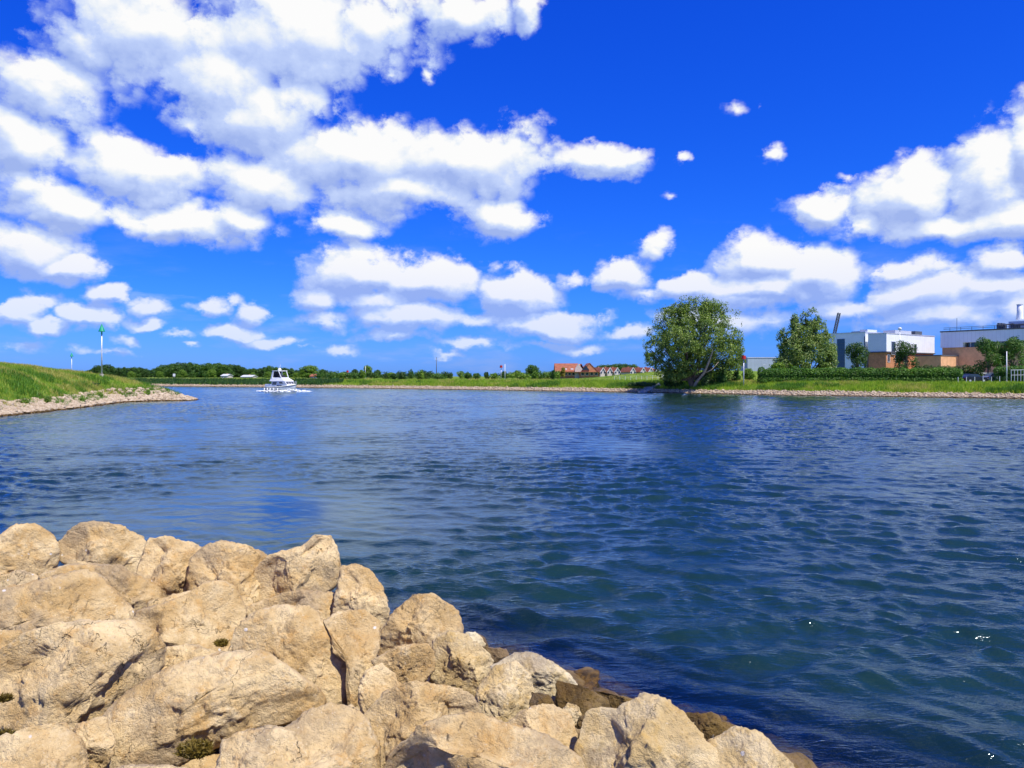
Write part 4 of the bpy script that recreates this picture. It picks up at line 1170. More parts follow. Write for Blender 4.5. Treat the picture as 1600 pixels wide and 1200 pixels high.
def beacon(px, base_y, top_y, Y, label, cone=.75, group='green topped beacons on the left spits'):
    X = wx(px, Y); g = H1(X, Y); h = wz(top_y, Y) - g
    t = empty('beacon', (X, Y, g), 0, label, 'beacon', group)
    cone_mb(.30, .24, -.15, .35).build('base', M['concrete'], t)
    cone_mb(.085, .075, .3, h - 1.15, 10).build('pole', M['steel'], t, True)
    c = cone_mb(.50 * cone, .02, h - .90, h).build('topmark', M['green_paint'], t)
    cone_mb(.09, .09, h - 1.3, h - .88, 10).build('lantern', M['green_paint'], t)
    cone_mb(.53 * cone, .53 * cone, h - .96, h - .905).build('rim', M['green_paint'], t)
beacon(159, 592, 506, 95, 'tall pole beacon with a green cone on the grassy spit, nearest of the three')
beacon(112, 584, 551, 191, 'distant green topped pole beacon showing behind the spit')
beacon(6, 572, 565, 330, 'farthest green topped beacon barely showing over the spit at the left edge')
def marker(px, top_y, Y, label):
    X = wx(px, Y); g = H1(X, Y); h = wz(top_y, Y) - g
    t = empty('beacon', (X, Y, g), 0, label, 'beacon')
    cone_mb(.10, .09, -.3, h - .75, 10).build('pole', M['steel'], t, True)
    cone_mb(.38, .38, h - .78, h - .2, 14).build('topmark', M['red_paint'], t)
    cone_mb(.10, .10, h - .2, h, 10).build('lantern', M['dark_steel'], t)
    cone_mb(.45, .45, h - .84, h - .785, 14).build('rim', M['dark_steel'], t)
marker(1162, 554, 133, 'pole beacon with a red drum topmark right of the big willow')
marker(783, 570, 215, 'small distant pole beacon with a red drum beside the white flagpole')
marker(543, 578, 250, 'small distant pole beacon with a red drum beyond the boat')
def pole(px, top_y, Y, r, label, mat='steel', name='pole', cat='pole', arm=False, ball=False):
    X = wx(px, Y); g = H1(X, Y); h = wz(top_y, Y) - g
    t = empty(name, (X, Y, g), 0, label, cat)
    MB().tube([(0, 0, -.3), (0, 0, h)], [r * 1.2, r * .7], 10).build('shaft', M[mat], t, True)
    MB().tube([(0, 0, -.3), (0, 0, .15)], [r * 2.4, r * 2.4], 10).build('foot', M['concrete'], t)
    if arm: MB().tube([(0, 0, h * .82), (-.55, 0, h * .82), (.55, 0, h * .82)][1:], .04, 8).build('crossbar', M[mat], t)
    if ball: MB().tube([(0, 0, h - .1), (0, 0, h + .05), (0, 0, h + .35), (0, 0, h + .5)], [.15, .38, .38, .12], 12).build('lamp', M['white_paint'], t, True)
pole(789, 569, 214, .09, 'white flagpole standing on the far meadow', 'white_paint', 'flagpole', 'flagpole')
pole(682, 558, 330, .16, 'thin dark mast rising over the middle of the far meadow', 'dark_steel', 'mast', 'mast', arm=True)
pole(571, 572, 260, .09, 'thin grey pole before the ragged topped tree', 'steel')
pole(1573, 549, 130, .09, 'white flagpole before the short hedge near the right edge', 'white_paint', 'flagpole', 'flagpole')
pole(1406, 515, 165, .08, 'lamp post with a round white head before the white factory wall', 'steel', 'lamp_post', 'lamp post', ball=True)
# fence of the meadow, posts on the dike
def fence(name, xs, y_top, Y, label, rail=True, mat='white_paint', r=.05, thick=.025, hgt=1.2, cat='fence', y2=None):
    X0 = wx(xs[0], Y); g0 = H1(X0, Y)
    t = empty(name, (X0, Y, g0), 0, label, cat)
    prev = None
    for i, px in enumerate(xs):
        Yi = Y + ((y2 or Y) - Y) * i / max(len(xs) - 1, 1)
        X = wx(px, Yi) - X0; g = H1(wx(px, Yi), Yi) - g0
        MB().tube([(X, Yi - Y, g - .3), (X, Yi - Y, g + hgt)], r, 6).build('post', M[mat], t)
        if prev and rail:
            for f in (.55, .95):
                MB().tube([(prev[0], prev[1], prev[2] + hgt * f), (X, Yi - Y, g + hgt * f)], thick, 5).build('rail', M[mat], t)
        prev = (X, Yi - Y, g)
fence('fence', [960 + i * 8.5 for i in range(11)], 0, 178, 'thin post and wire fence crossing the meadow slope left of the big tree', thick=.012, r=.035, hgt=1.1)
fence('railing', [1580, 1585, 1590, 1595, 1600, 1606, 1612], 0, 127, 'pale metal railing at the right edge before the short hedge', hgt=2.1, mat='steel', thick=.04)
fence('fence', [1497, 1510, 1523, 1536, 1549, 1562], 0, 126, 'row of low white posts before the parked cars', rail=False, hgt=1.0, r=.045)
sg = empty('sign', (wx(1036, 176), 176, H1(wx(1036, 176), 176)), 0, 'small blank white sign board on the meadow left of the willow', 'sign')
MB().box(-.28, .28, -.02, .02, .55, 1.35).build('board', M['white_paint'], sg, bevel=.01)
MB().tube([(0, .06, -.2), (0, .06, 1.3)], .03, 6).build('post', M['steel'], sg)
sg = empty('sign', (wx(272, 255), 255, H1(wx(272, 255), 255)), 0, 'small white board at the edge of the far wood over the river', 'sign')
MB().box(-.4, .4, -.02, .02, 1.0, 1.9).build('board', M['white_paint'], sg, bevel=.01)
MB().tube([(0, .06, -.2), (0, .06, 1.8)], .04, 6).build('post', M['steel'], sg)

# ------------------------------------------------------------------ houses
M['roof'] = simple('roof_tiles', (0.33, 0.11, 0.055), 0.8, 0.15, 1.2, stripes=(2, 0.33, 0.5))
M['brick'] = simple('brick', (0.56, 0.24, 0.11), 0.85, 0.12, 2.0, stripes=(2, 0.25, 0.3))
M['brick_tan'] = simple('tan_brick', (0.66, 0.37, 0.18), 0.85, 0.08, 1.0, stripes=(2, 0.25, 0.2))
M['glass'] = simple('window_glass', (0.03, 0.05, 0.08), 0.08, 0.1, spec=0.8)
M['render'] = simple('white_render', (0.60, 0.54, 0.46), 0.8, 0.05)
M['clad'] = simple('white_cladding', (0.84, 0.86, 0.88), 0.5, 0.03, 0.4, stripes=(0, 1.1, 0.25))
M['clad_grey'] = simple('grey_cladding', (0.62, 0.68, 0.74), 0.5, 0.03, 0.4, stripes=(0, 1.0, 0.35))
M['fascia'] = simple('dark_fascia', (0.10, 0.10, 0.11), 0.6)

def roof_mb(x0, x1, y0, y1, ze, zr, over=.35, along='x', th=.18):
    """pitched roof, a solid slab of two slopes"""
    mb = MB()
    if along == 'x':
        ym = (y0 + y1) / 2; k = (zr - ze) / (ym - y0)
        for s, yo in ((-1, y0 - over), (1, y1 + over)):
            zo = ze - over * k
            a = [(x0 - over, yo, zo), (x1 + over, yo, zo), (x1 + over, ym, zr), (x0 - over, ym, zr)]
            mb.hull8(a, [(x, y, z + th) for x, y, z in a])
    else:
        xm = (x0 + x1) / 2; k = (zr - ze) / (xm - x0)
        for s, xo in ((-1, x0 - over), (1, x1 + over)):
            zo = ze - over * k
            a = [(xo, y0 - over, zo), (xo, y1 + over, zo), (xm, y1 + over, zr), (xm, y0 - over, zr)]
            mb.hull8(a, [(x, y, z + th) for x, y, z in a])
    return mb

def wall_mb(x0, x1, y0, y1, ze, zr, along='x', z0=-.6):
    mb = MB()
    if along == 'x':
        ym = (y0 + y1) / 2; sec = [(y0, z0), (y1, z0), (y1, ze), (ym, zr), (y0, ze)]
        vs = [(x0, a, b) for a, b in sec] + [(x1, a, b) for a, b in sec]
    else:
        xm = (x0 + x1) / 2; sec = [(x0, z0), (x1, z0), (x1, ze), (xm, zr), (x0, ze)]
        vs = [(a, y0, b) for a, b in sec] + [(a, y1, b) for a, b in sec]
    mb.add(vs, [(0, 1, 2, 3, 4), (9, 8, 7, 6, 5)] + [(i, i + 5, (i + 1) % 5 + 5, (i + 1) % 5) for i in range(5)])
    return mb

def window(parent, x, y, z, w, h, pane='glass', frame='white_paint', name='window'):
    f = MB()
    t = .09
    for a in ((x - w / 2, x + w / 2, z, z + t), (x - w / 2, x + w / 2, z + h - t, z + h), (x - w / 2, x - w / 2 + t, z + t, z + h - t), (x + w / 2 - t, x + w / 2, z + t, z + h - t)):
        f.box(a[0], a[1], y - .07, y - .003, a[2], a[3])
    fo = f.build(name, M[frame], parent)
    MB().box(x - w / 2 + t, x + w / 2 - t, y - .03, y - .004, z + t, z + h - t).build('pane', M[pane], fo)
    return fo

Yh = 262.0; Kh = Yh / F
gh = 2.9
hx = lambda px: (px - 870) * Kh
hzv = lambda py: wz(py, Yh) - gh
hs = empty('red_roofed_house', (wx(870, Yh), Yh, gh), 0, 'large house with two orange tiled roofs and a glazed triangular gable', 'house')
e, r_ = hzv(580), hzv(568.5)
wall_mb(hx(870), hx(911), 0, 9, e, r_, 'x').build('wall', M['brick'], hs)
roof_mb(hx(869), hx(903), 0, 9, e, r_ + .05, .4, 'x').build('roof', M['roof'], hs)
# white cross gable
wall_mb(hx(898), hx(910), -.7, 5, hzv(577), hzv(568.5), 'y').build('white_gable', M['render'], hs)
roof_mb(hx(904.2), hx(913), .2, 7, hzv(577), hzv(569), .05, 'y').build('gable_roof', M['roof'], hs)
# big front wing with the dark triangle
wall_mb(hx(905), hx(935), -3.2, 8, hzv(583), hzv(568), 'y').build('front_wing', M['brick'], hs)
roof_mb(hx(905), hx(935), -3.0, 8, hzv(583), hzv(568), .35, 'y').build('front_roof', M['roof'], hs)
mb = MB(); xm = hx(916.5)
tri = [(hx(907.5), hzv(578.5)), (hx(919.5), hzv(578.5)), (hx(913.5), hzv(570.5))]
mb.add([(x, -3.5, z) for x, z in tri] + [(x, -3.25, z) for x, z in tri], [(0, 1, 2), (5, 4, 3), (0, 3, 4, 1), (1, 4, 5, 2), (2, 5, 3, 0)]).build('gable_glazing', M['glass'], hs)
MB().box(hx(870), hx(906), -1.9, -.02, hzv(581) - .12, hzv(581)).build('canopy', M['roof'], hs)
MB().box(hx(903), hx(937), -4.6, -3.22, hzv(581) - .14, hzv(581)).build('awning', M['roof'], hs)
for px in (874, 884, 890, 896): window(hs, hx(px), -.02, hzv(587) + .1, 1.0, 1.0)
for px in (909, 916, 923, 930): window(hs, hx(px), -3.22, hzv(587) + .1, 1.1, 1.1)
for px in (884, 894):
    d = MB().box(hx(px) - .45, hx(px) + .45, .6, 1.8, hzv(577.5), hzv(575.5)).build('dormer', M['white_paint'], hs)
MB().box(hx(868.5) - .3, hx(868.5) + .3, 4, 4.8, hzv(580), hzv(575)).build('chimney', M['brick'], hs)
for px in (945, 955.5, 967): pass
def small_house(px, top, eave, Y, w, depth, label, first=None):
    X = wx(px, Y); K = Y / F; g = max(H1(X, Y + 3), wz(588, Y) if Y < 240 else wz(585.5, Y))
    t = empty('gabled_house', (X, Y, g), R(24), label, 'house', 'row of small red roofed houses')
    ww = w * K / 2
    zr = wz(top, Y) - g; ze = wz(eave, Y) - g
    wall_mb(-ww * .55, ww * .55, 0, depth, ze, zr, 'y', -1).build('wall', M['render'], t)
    roof_mb(-ww * .55, ww * .55, .1, depth, ze, zr + .03, .3, 'y').build('roof', M['roof'], t)
    for xx in (-.7, .7): window(t, xx, -.01, max(.3, ze - 1.6), .9, 1.0)
    window(t, 0, -.01, max(ze, .6) + .1, .7, .8)
    mb = MB().box(.5, 1.0, depth * .6, depth * .6 + .5, zr - .9, zr + .5); mb.build('chimney', M['brick'], t)
    # white barge boards along the gable
    s = MB()
    for sg_ in (-1, 1): s.tube([(sg_ * (ww * .55 + .3), -.22, ze - .3), (0, -.22, zr + .1)], .09, 4)
    s.build('barge_board', M['white_paint'], t)
for px, lab in ((942, 'leftmost gabled house of the row of three right of the large house'), (953, 'middle gabled house of the row of three'), (964.5, 'right gabled house of the row of three')):
    small_house(px, 575, 581, 275, 16, 7, lab)
for px, top, lab in ((989, 574.8, 'gabled house alone right of the row of three'), (1005, 575, 'low gabled house right of the lone one'), (1017, 575, 'gabled house with a roof top finial near the willow'), (1027, 577, 'rightmost small gabled house beside the willow')):
    small_house(px, top, 580, 285, 13, 7, lab)

# brick house behind the boat, white cottages in the far wood
def cottage(px, top, eave, base, Y, w, label, wall='render', roof='roof', name='cottage'):
    X = wx(px, Y); K = Y / F; g = wz(base, Y)
    t = empty(name, (X, Y, g), R(-8), label, 'house')
    ww = w * K / 2; ze, zr = wz(eave, Y) - g, wz(top, Y) - g
    wall_mb(-ww, ww, 0, 6, ze, zr, 'x').build('wall', M[wall], t)
    roof_mb(-ww, ww, 0, 6, ze, zr + .03, .3, 'x').build('roof', M[roof], t)
    for f in (-.5, .1, .6): window(t, ww * f, -.01, ze * .25, 1.0, ze * .5)
    MB().box(-.3, .3, 3.2, 3.8, zr - .6, zr + .5).build('chimney', M['brick'], t)
cottage(491, 585, 588, 591.5, 360, 14, 'brick house with a tiled roof behind the boat', 'brick')
M['pale_roof'] = simple('pale_roof', (0.6, 0.62, 0.62), 0.6)
cottage(350, 585, 587.3, 591.5, 400, 10, 'small white building at the front of the far wood', roof='pale_roof')
cottage(385, 586.5, 588.8, 592, 390, 18, 'long white roofed shed at the front of the far wood', 'render', 'pale_roof', 'shed')
cottage(503, 586, 588.5, 591.5, 350, 6, 'tiny white shed right of the brick house', roof='pale_roof', name='shed')

# ------------------------------------------------------------------ factory
dA = Vector((.59, -.807)); dA.normalize()      # along the shaded faces, towards us
dB = Vector((-dA.y, dA.x)); dB = Vector((.807, .59)).normalized()   # along the sunlit faces, to the right and away
ang_face = math.atan2(dB.y, dB.x)
def fac_local(P0):
    """local frame: x along dB (right, away), y along -dA (away left)"""
    return lambda p: ((p - P0).dot(dB), (p - P0).dot(-dA))
GF = 2.2
# white hall: corner C0 between its shaded left face and its sunlit right face
C0 = Vector((90.2, 185.0))
wh = empty('factory_hall', (C0.x, C0.y, GF), ang_face, 'white clad factory hall with a brick lower storey and a dark window strip', 'factory')
HA = 13.3 - GF
zc = wz(549, 185) - GF
MB().box(0, 24, 0, 4.6, zc, HA).build('upper_wall', M['clad'], wh)
MB().box(.25, 24, .25, 4.6, -.8, zc - .28).build('brick_storey', M['brick'], wh)
MB().box(-.15, 24.1, -.15, 4.7, zc - .277, zc - .003).build('fascia', M['fascia'], wh)
MB().box(-.08, 24.1, -.08, 4.6, HA + .003, HA + .2).build('roof_edge', M['steel'], wh)
for y in (1.2,): 
    pass
def face_win(parent, side, a0, a1, z0, z1, name='window', frame='white_paint', off=0.0):
    """a window on the shaded (left) or sunlit (front) face of a hall"""
    f = MB(); t = .1
    def bx_(a, b, c, d, p0, p1):
        if side == 'front': f_.box(a, b, off - p1, off - p0, c, d)
        else: f_.box(off - p1, off - p0, a, b, c, d)
    f_ = MB()
    for q in ((a0, a1, z0, z0 + t), (a0, a1, z1 - t, z1), (a0, a0 + t, z0 + t, z1 - t), (a1 - t, a1, z0 + t, z1 - t)): bx_(*q, .003, .1)
    fo = f_.build(name, M[frame], parent)
    f_ = MB(); bx_(a0 + t, a1 - t, z0 + t, z1 - t, .004, .05); f_.build('pane', M['glass'], fo)
face_win(wh, 'front', 2.2, 4.0, HA - 5.0, HA - 1.8, frame='steel')
face_win(wh, 'front', 13.5, 14.5, HA - 4.5, HA - 2.2, frame='dark_steel')
face_win(wh, 'front', .9, 2.0, zc - 2.6, zc - .7, off=.25)
face_win(wh, 'front', 4.6, 5.8, zc - 2.6, zc - .7, off=.25)
face_win(wh, 'front', 9, 10.4, zc - 2.6, zc - .7, off=.25)
MB().box(-.75, .2, .4, 3.6, zc - 5.2, zc - 5.0).build('canopy', M['steel'], wh)
# tower part left and behind
face0 = Vector((87.4, 190.0)); lx, ly = fac_local(C0)(face0)
MB().box(lx, lx + 30, ly, ly + 10.2, -.8, HA + .5).build('tower_wall', M['clad'], wh)
MB().box(lx - .1, lx + 30, ly - .1, ly + 10.3, HA + .503, HA + .75).build('parapet', M['steel'], wh)
def ly_at(px):      # position along the tower's left face for a photo column
    # solve ray x = m y with point face0 + s * (-dA)
    m = (px - 800) / F
    return ly + (m * face0.y - face0.x) / (-dA.x - m * (-dA.y))
a, b = sorted((ly_at(1308), ly_at(1320)))
MB().box(lx - .06, lx - .003, a, b, .3, HA - .8).build('window_strip', M['glass'], wh)
s_ = MB()
for z in np.arange(1.6, HA - 1, 1.5): s_.box(lx - .1, lx - .063, a, b, z, z + .08)
s_.build('mullion', M['dark_steel'], wh)
a2, b2 = sorted((ly_at(1351.5), ly_at(1354)))
MB().box(lx - .06, lx - .003, max(a2, ly), b2 + .2, 2.5, HA - .4).build('narrow_window', M['glass'], wh)
# plant on the roof
zt = HA + .75
MB().box(lx + 1.0, lx + 5.5, ly_at(1352), ly_at(1340), zt, wz(514.5, 190) - GF).build('roof_cabin', M['clad_grey'], wh)
MB().box(lx + 1.2, lx + 2.4, ly_at(1339.5), ly_at(1328), zt, wz(519.5, 192) - GF).build('vent_housing', M['white_paint'], wh)
MB().box(lx + 1.0, lx + 2.7, ly_at(1341), ly_at(1327), wz(519.5, 192) - GF + .003, wz(517.5, 192) - GF).build('vent_louvre', M['dark_steel'], wh)
MB().box(6, 14, 1, 4, HA + .2, HA + 1.1).build('duct', M['steel'], wh)
MB().box(16, 19.5, 1, 3.5, HA + .2, HA + 1.2).build('roof_unit', M['dark_steel'], wh)

# right hall
C1 = Vector((106.0, 190.0))      # its far left corner
sh = C1 + dA * 30
rh = empty('factory_hall', (C1.x, C1.y, GF), ang_face, 'grey clad factory hall over a tan brick wall at the right edge', 'factory')
HB = 13.85 - GF
zb = wz(543.5, 190) - GF; zb2 = wz(541, 186) - GF
# local x along dB, local y along -dA: the wall we see lies on x = 0 from y = 0 (far) to y = -30 (near)
clx = MB(); clx.box(0, 26, -5.2, 0, zb, HB); clx.box(0, 26, -34, -5.203, zb2 + .9, HB)
M['shed_wall'] = simple('shed_wall', (0.36, 0.43, 0.50), 0.6, 0.04, 0.4, stripes=(0, 1.0, 0.3))
M['clad_side'] = simple('grey_cladding_side', (0.76, 0.80, 0.84), 0.5, 0.03, 0.4, stripes=(1, 0.9, 0.4))
clx.build('cladding', M['clad_side'], rh)
MB().box(.5, 26, -34, -.2, -.8, zb - .003).build('brick_wall', M['brick_tan'], rh)
MB().box(1.2, 26, -34, -6, zb, zb2 + .897).build('window_band', M['glass'], rh)
g_ = MB()
for y in np.arange(-33, -6, 2.2): g_.box(1.05, 1.197, y, y + .15, zb, zb2 + .89)
g_.build('mullion', M['steel'], rh)
MB().box(-.12, 26, -34, .1, HB + .003, HB + .3).build('roof_edge', M['dark_steel'], rh)
# low brick wing reaching left
MB().box(-8.5, .45, -4.0, 2.0, -.8, zb - 2.2).build('low_wing', M['brick_tan'], rh)
MB().box(-8.6, .44, -4.12, 2.1, zb - 2.197, zb - 1.95).build('wing_roof', M['dark_steel'], rh)
MB().box(-10, -.2, -12, -4.2, 1.4, 1.65).build('carport_roof', M['steel'], rh)
for x in (-9.6, -5, -.6):
    MB().box(x, x + .15, -11.8, -11.65, -.6, 1.397).build('carport_post', M['steel'], rh)
# roof rail, ducts and machines
rl = MB()
for y in np.arange(-32, 0, 2.5): rl.tube([(.5, y, HB + .3), (.5, y, HB + 1.1)], .05, 5)
for z in (.75, 1.1): rl.tube([(.5, -33, HB + z), (.5, -.5, HB + z)], .05, 5)
rl.build('roof_railing', M['dark_steel'], rh)
MB().box(3, 20, -30, -14, HB + .3, HB + 2.0).build('roof_storey', M['clad_grey'], rh)
MB().box(4, 20, -33, -22, HB + 2.003, HB + 3.2).build('roof_penthouse', M['clad_grey'], rh)
mc = MB()
rgx = np.random.default_rng(4)
for i in range(16):
    y = rgx.uniform(-18, -11.5); s = rgx.uniform(.25, .6)
    mc.box(2.2 + rgx.random(), 2.9 + rgx.random(), y, y + s, HB + .3, HB + .3 + rgx.uniform(.6, 1.5))
for i in range(10):
    y = rgx.uniform(-20, -11); mc.tube([(2, y, HB + .9 + rgx.random() * .5), (2.2, y - rgx.uniform(1, 4), HB + .8 + rgx.random() * .9)], .10, 6)
mc.build('roof_machinery', M['dark_steel'], rh)
MB().tube([(1, -3.4, HB + .3), (1, -3.4, HB + 3.4)], .05, 6).build('aerial', M['dark_steel'], rh)
# chimney stack: metal, flared foot, stands on the roof
Yc = 195.0
def lc(px, Y):
    p = Vector((wx(px, Y), Y)); return ((p - C1).dot(dB), (p - C1).dot(-dA))
cx_, cy_ = lc(1593.5, 181)
zc0 = HB + 2.45; zc1 = wz(476.5, 181) - GF
MB().tube([(cx_, cy_, zc0), (cx_, cy_, zc0 + .3), (cx_, cy_, zc0 + 1.7), (cx_, cy_, zc1)], [.78, .76, .62, .60], 20).build('chimney', M['white_paint'], rh, True)
MB().tube([(cx_, cy_, zc1 + .003), (cx_, cy_, zc1 + .15)], .70, 20).build('chimney_rim', M['steel'], rh)

# low pale shed between willow and poplar
fs = empty('storage_hall', (wx(1168, 215), 215, GF), R(4), 'low pale hall seen between the willow and the poplar', 'hall')
MB().box(0, 8.0, 0, 6, -.5, wz(559.5, 215) - GF).build('wall', M['shed_wall'], fs)
MB().box(-.1, 8.1, -.1, 6.1, wz(559.5, 215) - GF + .003, wz(558.7, 215) - GF + .1).build('roof', M['steel'], fs)
gt = MB()
for x in (3.9, 4.5, 5.1): gt.tube([(x, -1.2, -.3), (x, -1.2, 4.3)], .06, 6)
for z in (1, 2, 3, 4): gt.tube([(3.9, -1.2, z), (5.1, -1.2, z)], .04, 6)
gt.build('ladder_frame', M['steel'], fs)
MB().box(2.8, 3.4, -.06, -.003, 0, 2.2).build('door', M['dark_steel'], fs)

# crane boom behind the poplar
Yk = 235.0; cr = empty('mobile_crane', (wx(1291, Yk), Yk, GF), 0, 'dark lattice crane boom slanting up behind the poplar', 'crane')
a = Vector((0, 0, 2.4)); b = Vector((wx(1311, Yk) - wx(1291, Yk), 0, wz(489, Yk) - GF))
d = (b - a).normalized(); u = Vector((-d.z, 0, d.x)); v = Vector((0, 1, 0))
bm_ = MB(); wdt = .38
for s in (-1, 1):
    for q in (-1, 1): bm_.tube([a + u * s * wdt + v * q * wdt, b + u * s * wdt * .8 + v * q * wdt * .8], .11, 6)
n_ = 22
for i in range(n_):
    p = a.lerp(b, i / n_); q = a.lerp(b, (i + 1) / n_); s = 1 if i % 2 else -1
    for e_ in (-1, 1):
        bm_.tube([p + u * s * wdt + v * e_ * wdt, q - u * s * wdt + v * e_ * wdt], .06, 5)
        bm_.tube([p + v * s * wdt + u * e_ * wdt, q - v * s * wdt + u * e_ * wdt], .06, 5)
bm_.build('boom', M['dark_steel'], cr)
MB().box(-3.2, 3.2, -1.3, 1.3, .8, 1.6).build('chassis', M['dark_steel'], cr, bevel=.08)
MB().box(-2.2, .8, -1.1, 1.1, 1.603, 3.1).build('cab', M['red_paint'], cr, bevel=.1)
MB().tube([b, b + Vector((.05, 0, -3))], .03, 5).build('cable', M['dark_steel'], cr)
for x in (-2.2, 0, 2.2):
    for y in (-1.35, 1.35): MB().tube([(x, y - .15, .5), (x, y + .15, .5)], .5, 16).build('wheel', M['dark_steel'], cr)

# ------------------------------------------------------------------ parked cars
M['car_dark'] = simple('dark_car_paint', (0.012, 0.014, 0.018), 0.25, 0.05, spec=0.6)
M['car_silver'] = simple('silver_car_paint', (0.35, 0.37, 0.38), 0.3, 0.03, metal=.5, spec=0.6)
M['tyre'] = simple('tyre', (0.02, 0.02, 0.02), 0.8)
M['lamp_glass'] = simple('lamp_glass', (0.7, 0.7, 0.68), 0.15)
M['tail'] = simple('tail_lamp', (0.4, 0.01, 0.01), 0.2)
def car(px, Y, paint, label, rz=0):
    X = wx(px, Y); t = empty('parked_car', (X, Y, H1(X, Y)), rz, label, 'car', 'cars parked behind the far bank')
    def prof(pts, w):
        n = len(pts); mb = MB()
        mb.add([(x, -w, z) for x, z in pts] + [(x, w, z) for x, z in pts], [tuple(range(n)), tuple(range(2 * n - 1, n - 1, -1))] + [(i, i + n, (i + 1) % n + n, (i + 1) % n) for i in range(n)])
        return mb
    prof([(-2.15, .3), (2.1, .3), (2.15, .65), (1.95, .82), (1.0, .95), (-1.8, .98), (-2.15, .85)], .87).build('body', M[paint], t, bevel=.06)
    prof([(-1.8, .985), (1.0, .955), (.35, 1.42), (-1.25, 1.46)], .74).build('cabin', M['glass'], t, bevel=.05)
    prof([(-1.3, 1.462), (.38, 1.422), (.25, 1.47), (-1.15, 1.5)], .68).build('roof', M[paint], t)
    for x in (-1.3, 1.3):
        for y in (-.78, .78):
            w = MB().tube([(x, y - .1, .32), (x, y + .1, .32)], .32, 18).build('wheel', M['tyre'], t)
            MB().tube([(x, y - .11 if y < 0 else y + .103, .32), (x, y - .103 if y < 0 else y + .11, .32)], .19, 12).build('rim', M['steel'], w)
    for y in (-.62, .62):
        MB().box(2.06, 2.17, y - .16, y + .16, .62, .76).build('headlight', M['lamp_glass'], t)
        MB().box(-2.18, -2.1, y - .14, y + .14, .66, .84).build('tail_light', M['tail'], t)
car(1521, 133, 'car_dark', 'dark car parked behind the low white posts', R(8))
car(1556, 134, 'car_silver', 'silver grey car parked nearer the short hedge', R(12))

# ------------------------------------------------------------------ motor boat
M['gelcoat'] = simple('gelcoat', (0.82, 0.83, 0.80), 0.25, 0.03, 1.5)
M['gelcoat_cream'] = simple('hull_cream', (0.72, 0.76, 0.66), 0.3, 0.05, 1.0)
M['tinted'] = simple('tinted_window', (0.02, 0.025, 0.035), 0.08, 0.05, spec=.8)
M['navy'] = simple('navy_stripe', (0.02, 0.03, 0.07), 0.4)
M['foam'] = simple('foam', (0.85, 0.87, 0.88), 0.9, 0.08, 3)
M['canvas'] = simple('canvas', (0.03, 0.03, 0.04), 0.9)
M['skin'] = simple('skin', (0.5, 0.3, 0.2), 0.6)
M['shirt'] = simple('shirt', (0.03, 0.06, 0.16), 0.8)
Yb = 150.0
bt = empty('motor_boat', (wx(441, Yb), Yb, 0), R(-38), 'white flybridge motor cruiser heading downriver with fenders hung out', 'boat', scale=(.95, .95, .84))
st = [(-4.3, 1.35, 1.15), (-3, 1.5, 1.12), (-1, 1.55, 1.15), (1, 1.5, 1.28), (2.6, 1.15, 1.45), (3.8, .6, 1.62), (4.7, .03, 1.78)]
def hull_secs(zs):
    vs = []
    for x, b, h in st:
        xo = x - (1 if x > 2 else 0) * 0
        row = [(x - (.9 if x > 4 else .4 if x > 3 else 0), 0, -.35), (x - (.55 if x > 4 else .25 if x > 3 else 0), b * .72, -.02), (x, b * .94, h * .6), (x, b, h)]
        vs.append(row)
    return vs
def hull():
    mb = MB(); S = hull_secs(None); n = len(S)
    V = []
    for row in S:
        V += row + [(x, -y, z) for x, y, z in row[:0:-1]]     # 4 + 3
    m = 7
    order = list(range(4))
    Fs = []
    for i in range(n - 1):
        for j in range(3):
            Fs.append((i * m + j, i * m + j + 1, (i + 1) * m + j + 1, (i + 1) * m + j))
        # port side: 4..6 hold -sheer, -mid, -chine
        for a_, b_ in ((4, 5), (5, 6), (6, 0)):
            Fs.append((i * m + a_, i * m + b_, (i + 1) * m + b_, (i + 1) * m + a_))
        Fs.append((i * m + 3, i * m + 4, (i + 1) * m + 4, (i + 1) * m + 3))   # deck
    Fs.append((0, 6, 5, 4, 3, 2, 1))
    mb.add(V, Fs); return mb
hull().build('hull', M['gelcoat_cream'], bt, True)
for s in (-1, 1):
    MB().tube([(x, s * (b + .02), h - .18) for x, b, h in st], .06, 6).build('rubbing_strake', M['navy'], bt)
# superstructure
def loft(rows, name, mat, bevel=0.0):
    """rows of 4 corners bottom to top"""
    mb = MB(); V = [p for r in rows for p in r]; Fs = [(3, 2, 1, 0), tuple(len(V) - 4 + k for k in range(4))]
    for i in range(len(rows) - 1):
        for k in range(4): Fs.append((i * 4 + k, i * 4 + (k + 1) % 4, (i + 1) * 4 + (k + 1) % 4, (i + 1) * 4 + k))
    mb.add(V, Fs); return mb.build(name, M[mat], bt, bevel=bevel)
def rect(x0, x1, w, z, w1=None): w1 = w if w1 is None else w1; return [(x0, -w, z), (x1, -w1, z), (x1, w1, z), (x0, w, z)]
loft([rect(-1.9, 3.3, 1.32, 1.2, .85), rect(-1.9, 2.9, 1.28, 1.75, .95), rect(-1.9, 2.2, 1.22, 2.4, 1.05)], 'deckhouse', 'gelcoat', .05)
loft([rect(-4.2, -1.9, 1.3, 1.13), rect(-4.1, -1.9, 1.3, 1.75)], 'cockpit_coaming', 'gelcoat', .05)
loft([rect(-2.5, 2.45, 1.38, 2.403, 1.15), rect(-2.5, 2.3, 1.36, 2.55, 1.1), rect(-2.2, 1.2, 1.18, 3.15, .9), rect(-2.1, .9, 1.1, 3.3, .8)], 'flybridge', 'gelcoat', .06)
